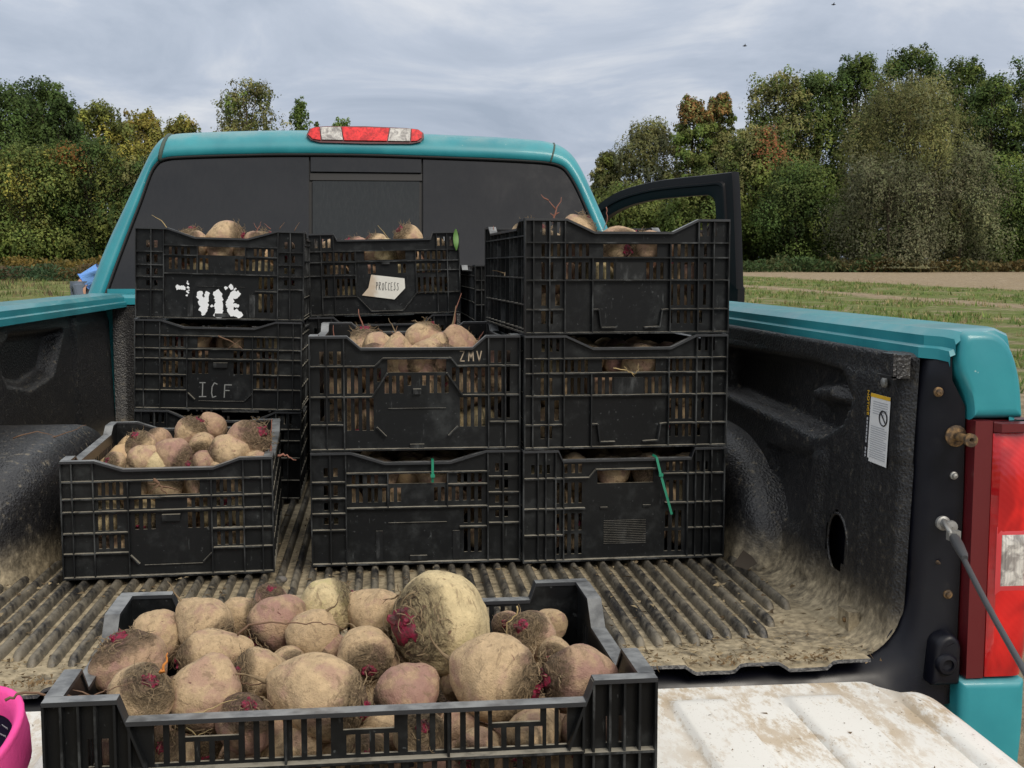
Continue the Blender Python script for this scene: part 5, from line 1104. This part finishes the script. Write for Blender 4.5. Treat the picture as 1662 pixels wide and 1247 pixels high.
top_beets('E1', [(-.070, -.20, .192, .033, (-.6, .2, -.1), 0, 'oval beet left in the notch of the ZMV crate'), (-.035, -.245, .184, .034, (0, .2, -1), 0, 'upright beet with forked root in the ZMV crate'), (.022, -.17, .203, .041, (.5, .4, .9), 0, 'highest round beet in the ZMV crate'), (.085, -.20, .192, .040, (.2, .3, -1), 1, 'purple beet right in the notch of the ZMV crate'), (.03, -.252, .185, .03, (.6, -.3, -.2), 0, 'small beet at the front rim of the ZMV crate'), (-.0, -.255, .175, .03, (-.6, -.3, -.2), 0, 'beet just below the front rim of the ZMV crate'), (.05, -.22, .198, .026, (1, 0, .2), 0, 'small beet between two larger ones in the ZMV crate'), (-.055, -.262, .155, .036, (-.2, -.7, -.2), 0, 'left beet in the handle opening of the ZMV crate'), (.03, -.262, .152, .042, (.7, -.5, .1), 1, 'purple beet in the handle opening of the ZMV crate'), (-.1, -.1, .19, .04, (0, 0, 1), 0, 'rear left beet of the ZMV crate'), (.1, -.08, .18, .04, (0, 1, 1), 0, 'rear right beet of the ZMV crate')], 'ZMV crate')
top_beets('F1', [(-.075, -.17, .200, .038, (.6, .2, .7), 0, 'beet dome left in the notch of the top right crate'), (-.005, -.25, .170, .046, (.2, -.9, -.1), 0, 'big dirt crowned beet in the handle of the top right crate'), (-.142, .05, .195, .038, (.2, -.2, .9), 0, 'beet above the left wall of the top right crate'), (-.142, -.08, .180, .038, (.2, -.2, .9), 1, 'second beet along the left wall of the top right crate'), (.06, -.1, .165, .04, (0, 0, 1), 0, 'rear right beet of the top right crate'), (-.02, .02, .17, .042, (1, 0, 1), 1, 'middle beet of the top right crate')], 'top right crate')
M = CR['F1'].matrix_basis
for z in (.05, .115):
    for k in range(6): beet(M @ Vector((-.146, -.16 + .085 * k + rnd.uniform(-.01, .01), z + rnd.uniform(-.006, .006))), rnd.uniform(.035, .04), (rnd.uniform(-1, 1), rnd.uniform(-1, 1), rnd.uniform(-.5, .8)), 1.05, rnd.choice((0, 0, 1)), 'beet behind the left side of the top right crate, ' + ('first', 'second', 'third', 'fourth', 'fifth', 'sixth')[k] + (' in lower row' if z < .1 else ' in upper row'), 'beets behind the side slots of the top right crate')

# the rest of each crate's load, which no one could count
M_BMASS = mat('beet_mass_skin', (.5, .36, .2), .85, .2); g = G(M_BMASS); p = g.pos()
g.base(g.mix(g.step(g.noise(p, 9, 4), .45, .62), (.52, .37, .21), (.33, .19, .16))); g.bump(g.noise(p, 140, 4), .5, .004)
bm_src = [beet_mesh(310 + k, 11, 8, 0) for k in range(3)]; mb = MB()
for key in ('B', 'C1', 'C2', 'D1', 'D2', 'E1', 'E2', 'F1', 'F2', 'F3', 'G1'):
    M = CR[key].matrix_basis
    for z in (.045, .105, .155):
        for iy in range(7):
            for ix in range(5):
                x = -.148 + .074 * ix + rnd.uniform(-.008, .008); y = -.175 + .072 * iy + rnd.uniform(-.008, .008)
                if key == 'F1' and x < -.10: continue
                s_ = rnd.uniform(.031, .037); src = bm_src[rnd.randrange(3)]; Q = Matrix.Rotation(rnd.random() * 6.28, 4, 'Z') @ Matrix.Rotation(rnd.random() * 6.28, 4, 'X'); c_ = M @ Vector((x, y, z))
                mb.add([c_ + (Q @ (v_.co * s_)) for v_ in src.vertices], [tuple(f_.vertices) for f_ in src.polygons])
tag(mb.build('beet_load', M_BMASS, None, True), 'mass of beets filling the inside of the stacked crates', 'beets', kind='stuff')

# ------------------------------------------------------------------ roots and strings
def root(pts3, r0, label, m_=M_TWIGR, forks=(), name='dry_root'):
    mb = MB(); P_ = [Vector(p_) for p_ in pts3]; Q = []
    for i in range(len(P_) - 1):
        for k in range(4): t = k / 4; Q.append(P_[i].lerp(P_[i+1], t) + Vector((rnd.uniform(-1, 1), rnd.uniform(-1, 1), rnd.uniform(-1, 1))) * r0 * .9)
    Q.append(P_[-1]); n = len(Q); mb.tube(Q, [r0 * (1 - .75 * i / (n - 1)) for i in range(n)], 5)
    for (a, b_) in forks: mb.tube([Vector(a), Vector(a).lerp(Vector(b_), .5) + Vector((rnd.uniform(-1, 1), 0, rnd.uniform(-1, 1))) * r0, Vector(b_)], [r0 * .7, r0 * .5, r0 * .2], 4)
    tag(mb.build(name, m_, None, True), label, 'root', 'dry roots among the beets')
def rp(pts, Y, r0, label, m_=M_TWIGR, forks=()): root([aty(x, y, Y) for x, y in pts], r0, label, m_, [(aty(*a, Y), aty(*b_, Y)) for a, b_ in forks])
rp([(275, 375), (262, 358), (246, 349)], 3.2, .0016, 'straw stem above the left corner of the paint blotched crate', M_STRAW)
rp([(414, 380), (420, 368), (424, 360)], 3.2, .0016, 'short root left over the rim of the paint blotched crate', forks=[((418, 372), (412, 362))])
rp([(440, 372), (428, 363)], 3.2, .0013, 'small root leaning left over the paint blotched crate'); rp([(453, 372), (462, 361)], 3.2, .0013, 'small root leaning right over the paint blotched crate', M_TWIG); rp([(477, 375), (486, 361)], 3.2, .0013, 'root at the right corner of the paint blotched crate', M_TWIG)
rp([(523, 402), (524, 392), (523, 381)], 3.55, .0022, 'stub root at the left corner of the paper labelled crate'); rp([(551, 405), (560, 388)], 3.55, .0018, 'root left of the notch of the paper labelled crate', M_TWIG)
rp([(648, 408), (630, 386), (613, 366)], 3.55, .0018, 'long thin root rising from the paper labelled crate', M_STRAW); rp([(640, 407), (646, 390)], 3.55, .0024, 'thick root stub in the notch of the paper labelled crate', forks=[((643, 398), (664, 404))]); rp([(690, 406), (676, 388), (663, 373)], 3.55, .002, 'root leaning left from the pale beet dome')
rp([(545, 560), (541, 528)], 2.6, .0018, 'upright root at the left of the ZMV crate'); rp([(601, 562), (590, 530), (582, 502)], 2.62, .0032, 'thick upright root left in the ZMV crate', M_TWIGR, [((597, 555), (574, 546)), ((596, 556), (578, 553))])
rp([(632, 560), (622, 542), (613, 533)], 2.55, .0024, 'forked root leaning left in the ZMV crate', M_TWIG, [((636, 556), (645, 529)), ((640, 545), (634, 538))]); rp([(686, 562), (684, 545), (684, 527)], 2.55, .0028, 'short thick root before the highest ZMV beet', M_TWIGR, [((684, 535), (692, 528)), ((684, 535), (678, 530))])
rp([(733, 550), (739, 510), (749, 476)], 2.62, .0026, 'tallest root standing right in the ZMV crate', M_TWIGR); rp([(692, 558), (712, 551), (735, 549)], 2.55, .002, 'root lying across the ZMV beets', M_TWIG); rp([(776, 556), (785, 538)], 2.6, .002, 'root at the right corner of the ZMV crate')
rp([(898, 362), (902, 342), (911, 320)], 2.62, .0026, 'forked root standing over the tall right stack', M_TWIGR, [((902, 340), (890, 325)), ((890, 325), (878, 316)), ((900, 350), (908, 345)), ((900, 350), (893, 346))]); rp([(806, 388), (801, 367)], 2.9, .0026, 'root stub at the left rim of the top right crate'); rp([(984, 336), (986, 356), (980, 372), (972, 377)], 2.9, .0014, 'thin reddish root hooked by the right cab pillar')
rp([(438, 744), (440, 712), (441, 680)], 2.45, .0030, 'straight upright root at the right of the single left crate'); rp([(450, 738), (466, 740), (481, 747)], 2.33, .0026, 'root sticking out over the right corner of the single crate'); rp([(322, 733), (338, 722), (355, 709)], 2.58, .0022, 'dark root lying over beets in the single left crate', M_TWIG)
rp([(251, 776), (262, 792), (271, 804)], 2.33, .0034, 'thick root poking through the handle of the single left crate', M_TWIG, [((262, 790), (290, 796)), ((258, 786), (242, 800)), ((256, 782), (240, 786))])
rp([(8, 1138), (36, 1124), (62, 1125), (95, 1131), (130, 1130), (160, 1127), (185, 1118), (215, 1106)], 1.215, .0016, 'long dark root trailing over the left corner of the front crate', M_TWIG, [((145, 1129), (118, 1120))])
rp([(385, 1030), (402, 1016), (440, 1010), (470, 1013), (520, 1012), (545, 1015), (568, 1024)], 1.385, .0014, 'dark root string stretched across the front heap', M_TWIG); rp([(384, 1090), (390, 1108), (410, 1113), (440, 1108), (462, 1100)], 1.285, .0011, 'curled root string round the centre left beet', M_TWIG)
rp([(302, 1180), (320, 1195), (345, 1183)], 1.205, .0009, 'fine pale root hanging behind the left front rail', M_STRAW); rp([(840, 985), (838, 1000), (824, 1012), (822, 1030), (830, 1042)], 1.43, .0011, 'pale curved root right of the biggest beet', M_STRAW); rp([(262, 1092), (266, 1080), (272, 1060)], 1.215, .0022, 'orange leaf stalk on the left corner beet', mat('orange_stalk', (.62, .22, .04), .6))
rp([(300, 1162), (330, 1155), (360, 1142), (385, 1135)], 1.215, .0010, 'fine root arching over the left front beets', M_STRAW); rp([(20, 712), (60, 700), (90, 708)], 2.6, .0018, 'dry twig lying on the left wheel well', M_TWIG); rp([(70, 715), (110, 702), (140, 690)], 2.75, .0018, 'second dry twig on the left wheel well', M_TWIG)
rp([(995, 598), (1018, 602), (1030, 608), (1036, 600), (1036, 590)], 2.37, .0012, 'bristly root in the handle of the middle right crate', M_STRAW, [((1018, 602), (1012, 594)), ((1025, 605), (1030, 612))]); rp([(355, 545), (378, 556), (388, 562)], 3.12, .002, 'crossed dry root in the ICF crate handle', M_TWIG, [((370, 566), (390, 552)), ((388, 562), (394, 568))])
# ------------------------------------------------------------------ crumbs, soil and chaff on the bed floor
rs = np.random.RandomState(4); V = []; Cc = []
for k in range(5200):
    if k % 3 == 0: x, y = rs.uniform(-.8, .8), 1.775 + .13 * rs.random() ** 2
    else: x, y = rs.uniform(-.8, .82), 1.8 + 1.2 * rs.random() ** 1.3
    on = abs(((x + .775) / pitch + .5) % 1 - .5) * pitch < .009 and y > 1.93
    z = .0135 if on else .001; s_ = .0012 + .0042 * rs.random() ** 3; c0 = np.array([(.30, .24, .15), (.20, .15, .09), (.38, .30, .18), (.12, .085, .05)][rs.randint(4)])
    P_ = rs.normal(size=(4, 3)) * s_; P_[:, 2] = np.abs(P_[:, 2]) * .6; P_ += (x, y, z)
    for t in ((0, 1, 2), (0, 2, 3), (0, 3, 1), (1, 3, 2)): V.append(P_[list(t)]); Cc.append(c0 * (.8 + .4 * rs.random()))
for k in range(700):                                 # chips caught in the lip hollows
    c0x = rs.choice([-.72, -.43, -.28, .30, .445, .595, .735]); x = c0x + .03 * rs.normal(); y = 1.782 + .012 * rs.normal(); P_ = rs.normal(size=(3, 3)) * .0026 + (x, y, .003 + .003 * rs.random()); V.append(P_); Cc.append(np.array((.26, .18, .10)) * (.6 + .8 * rs.random()))
for k in range(900):                                 # specks of soil on the tailgate
    x, y = rs.uniform(-.8, .82), rs.uniform(1.2, 1.70); u_ = (x + 6) / .165 % 1.0; z = -.012 + .010 * (sstep(.10, .16, u_) - sstep(.60, .66, u_)) * sstep(1.665, 1.63, y) + .0012
    if -.29 < x < .36 and y < 1.62: continue
    P_ = rs.normal(size=(3, 3)) * (.0008 + .0022 * rs.random() ** 3); P_[:, 2] *= .3; V.append(P_ + (x, y, z)); Cc.append(np.array((.16, .11, .065)) * (.6 + .8 * rs.random()))
M_CRUMB = leafmat('soil_crumbs'); tag(link('soil_crumbs', fast_mesh('soil_crumbs', np.array(V), 3, np.array(Cc), M_CRUMB)), 'crumbs of dry soil and chaff scattered on the bed floor', 'soil', kind='stuff')
mb = MB(); rows = [[(0, 0, 0), (.012, .002, .018), (.02, .0, .03)], [(.012, -.01, -.002), (.028, -.006, .010), (.036, -.004, .018)], [(.02, -.02, -.004), (.036, -.014, .002), (.044, -.012, .006)]]
mb.grid(rows); o = mb.build('dry_leaf', mat('dead_brown_leaf', (.06, .045, .03), .8), None, True); o.location = atz(1190, 918, .022); tag(o, 'dead brown leaf at the foot of the right wheel well', 'leaf')
mb = MB(); rows = []
for i in range(7):
    ph = math.pi * i / 6; rows.append([(.011 * math.sin(ph) * math.cos(6.283*k/9) * (1 + .2 * math.sin(k*2)), .009 * math.sin(ph) * math.sin(6.283*k/9), .007 * -math.cos(ph)) for k in range(9)])
mb.grid(rows, 0, True); o = mb.build('pebble', mat('grey_pebble', (.13, .12, .11), .8), None, True); o.location = atz(457, 941, .008); tag(o, 'small grey pebble between the ribs by the single crate', 'pebble')

# ------------------------------------------------------------------ pink cap
cap = empty('sun_hat', T(-.395, 1.325, -.010)); tag(cap, 'pink cotton cap with dark lining lying open on the tailgate', 'cap')
mb = MB(); rows = []; n = 48
Mc = Matrix.Translation((0, .02, .030)) @ Matrix.Rotation(R(-14), 4, 'Y') @ Matrix.Rotation(R(24), 4, 'X') @ Matrix.Scale(.9, 4)
for (r_, z) in [(.004, .0), (.04, .002), (.068, .014), (.084, .038), (.092, .068), (.095, .095)]:
    rows.append([tuple(Mc @ Vector((r_ * 1.12 * math.cos(6.283*k/n) * (1 + .02 * math.sin(3*6.283*k/n)), r_ * .95 * math.sin(6.283*k/n), z + .004 * math.sin(2*6.283*k/n + 1)))) for k in range(n)])
mb.grid(rows, 0, True); mb.build('crown_shell', M_PINK, cap, True)
mb = MB(); rows = []
for (r_, z) in [(.0951, .0945), (.097, .101), (.094, .104), (.088, .101), (.080, .088), (.076, .074)]:
    rows.append([tuple(Mc @ Vector((r_ * 1.12 * math.cos(6.283*k/n) * (1 + .02 * math.sin(3*6.283*k/n)), r_ * .95 * math.sin(6.283*k/n), z + .004 * math.sin(2*6.283*k/n + 1)))) for k in range(n)])
mb.grid(rows, 0, True); mb.build('sweatband', M_PINK, cap, True)
mb = MB(); rows = []
for (r_, z) in [(.078, .078), (.070, .045), (.058, .024), (.03, .012), (.003, .010)]:
    rows.append([tuple(Mc @ Vector((r_ * 1.12 * math.cos(6.283*k/n), r_ * .95 * math.sin(6.283*k/n), z))) for k in range(n)])
mb.grid(rows, 0, True); lin = mb.build('lining', M_NAVYC, cap, True)
for (a_, z_, w_) in ((40, .060, 'pood'), (52, .060, 'pood'), (66, .060, 'pood'), (46, .046, 'pood'), (60, .046, 'pood')):
    aa = R(a_); rr_ = .0735 + (z_ - .046) * .25; c0 = Vector((rr_ * 1.12 * math.cos(aa), rr_ * .95 * math.sin(aa), z_)); nn_ = -Vector((math.cos(aa), math.sin(aa), 0)); tt_ = Vector((-math.sin(aa), math.cos(aa), 0)); 
    Ml = Matrix.Identity(4); up_ = Vector((0, 0, -1)); rt_ = up_.cross(nn_)
    for i_ in range(3): Ml[i_][0], Ml[i_][1], Ml[i_][2], Ml[i_][3] = rt_[i_], up_[i_], nn_[i_], (c0 + nn_ * .004)[i_]
    text(w_, .0065, Mc @ Ml, M_GREY, lin, 'printed_lettering')

# ------------------------------------------------------------------ person bending in the left field
px_, py_ = aty(129, 462, 21.0).x, 21.0; pz_ = gz(px_, py_); per = empty('person', T(px_, py_, pz_)); tag(per, 'person in a light blue shirt and grey shorts bending over in the left field', 'person')
def skin(name, verts, edges, radii, m_, parent, root_i=0, lv=2):
    me = bpy.data.meshes.new(name); me.from_pydata(verts, edges, []); o = link(name, me, parent); me.materials.append(m_)
    o.modifiers.new('skin', 'SKIN'); 
    for i, r_ in enumerate(radii): me.skin_vertices[0].data[i].radius = r_ if isinstance(r_, tuple) else (r_, r_)
    me.skin_vertices[0].data[root_i].use_root = True
    ss = o.modifiers.new('sub', 'SUBSURF'); ss.levels = lv; ss.render_levels = lv; return o
M_SKIN = mat('skin', (.50, .28, .19), .6); M_SHIRT = mat('light_blue_shirt', (.16, .34, .72), .85, .2); M_SHORT = mat('grey_blue_shorts', (.13, .16, .21), .9, .2); M_HAIRD = mat('dark_hair', (.03, .022, .016), .8)
g = G(M_SHIRT); g.bump(g.noise(g.pos(), 14, 4), .6, .02)
V_ = [(0, 0, .88), (.14, 0, .98), (.34, 0, 1.12), (.44, .02, 1.17), (.52, .02, 1.20),   # pelvis .. head
      (.02, .10, .86), (.06, .11, .47), (-.02, .11, .08), (.10, .11, .04), (.02, -.10, .86), (.06, -.11, .47), (-.02, -.11, .08), (.10, -.11, .04),
      (.40, .18, 1.10), (.50, .20, .84), (.60, .17, .62), (.40, -.18, 1.10), (.50, -.20, .84), (.60, -.17, .62), (.66, .16, .55), (.66, -.16, .55), (.62, .02, 1.23)]
E_ = [(0, 1), (1, 2), (2, 3), (3, 4), (0, 5), (5, 6), (6, 7), (7, 8), (0, 9), (9, 10), (10, 11), (11, 12), (2, 13), (13, 14), (14, 15), (15, 19), (2, 16), (16, 17), (17, 18), (18, 20), (4, 21)]
R_ = [.13, .12, .13, .06, .085, .095, .058, .04, .035, .095, .058, .04, .035, .06, .045, .033, .06, .045, .033, .03, .03, .08]
skin('body', V_, E_, R_, M_SKIN, per)
skin('shirt', [(.09, 0, .955), (.22, 0, 1.04), (.36, 0, 1.13), (.40, .18, 1.11), (.46, .20, .95), (.40, -.18, 1.11), (.46, -.20, .95)], [(0, 1), (1, 2), (2, 3), (3, 4), (2, 5), (5, 6)], [(.16, .15), (.165, .155), (.15, .14), .085, .07, .085, .07], M_SHIRT, per, 1)
skin('shorts', [(.0, 0, .875), (.015, .10, .84), (.05, .115, .56), (.015, -.10, .84), (.05, -.115, .56)], [(0, 1), (1, 2), (0, 3), (3, 4)], [.135, .105, .085, .105, .085], M_SHORT, per)
mb = MB(); mb.grid([[(.60 + .105 * math.cos(ph) * .95, .02 + .095 * math.sin(ph) * math.cos(6.283*k/14), 1.255 + .09 * math.sin(ph) * math.sin(6.283*k/14)) for k in range(14)] for ph in [math.pi * i / 8 for i in range(9)]], 0, True); mb.build('hair', M_HAIRD, per, True)
# two birds far off in the sky
for (x, y, lab_) in ((1209, 75, 'tiny dark bird in the sky left of the tall trees'), (1353, 8, 'tiny dark bird near the top edge of the sky')):
    c_ = aty(x, y, 80); mb = MB(); mb.tube([(-.16, 0, 0), (0, 0, .01), (.15, 0, .02)], [.01, .05, .008], 6); mb.add([(.05, 0, .03), (-.06, 0, .03), (-.08, .28, .12), (-.05, -.28, .12)], [(0, 1, 2), (0, 3, 1)]); o = mb.build('bird', M_INK); o.location = c_; tag(o, lab_, 'bird', 'birds in the sky')
# lettering curves become plain meshes
for o in [q for q in bpy.data.objects if q.type == 'FONT']:
    dg = bpy.context.evaluated_depsgraph_get(); me = bpy.data.meshes.new_from_object(o.evaluated_get(dg)); n_ = link('lettering', me, o.parent, o.matrix_basis.copy()); bpy.data.objects.remove(o, do_unlink=True)
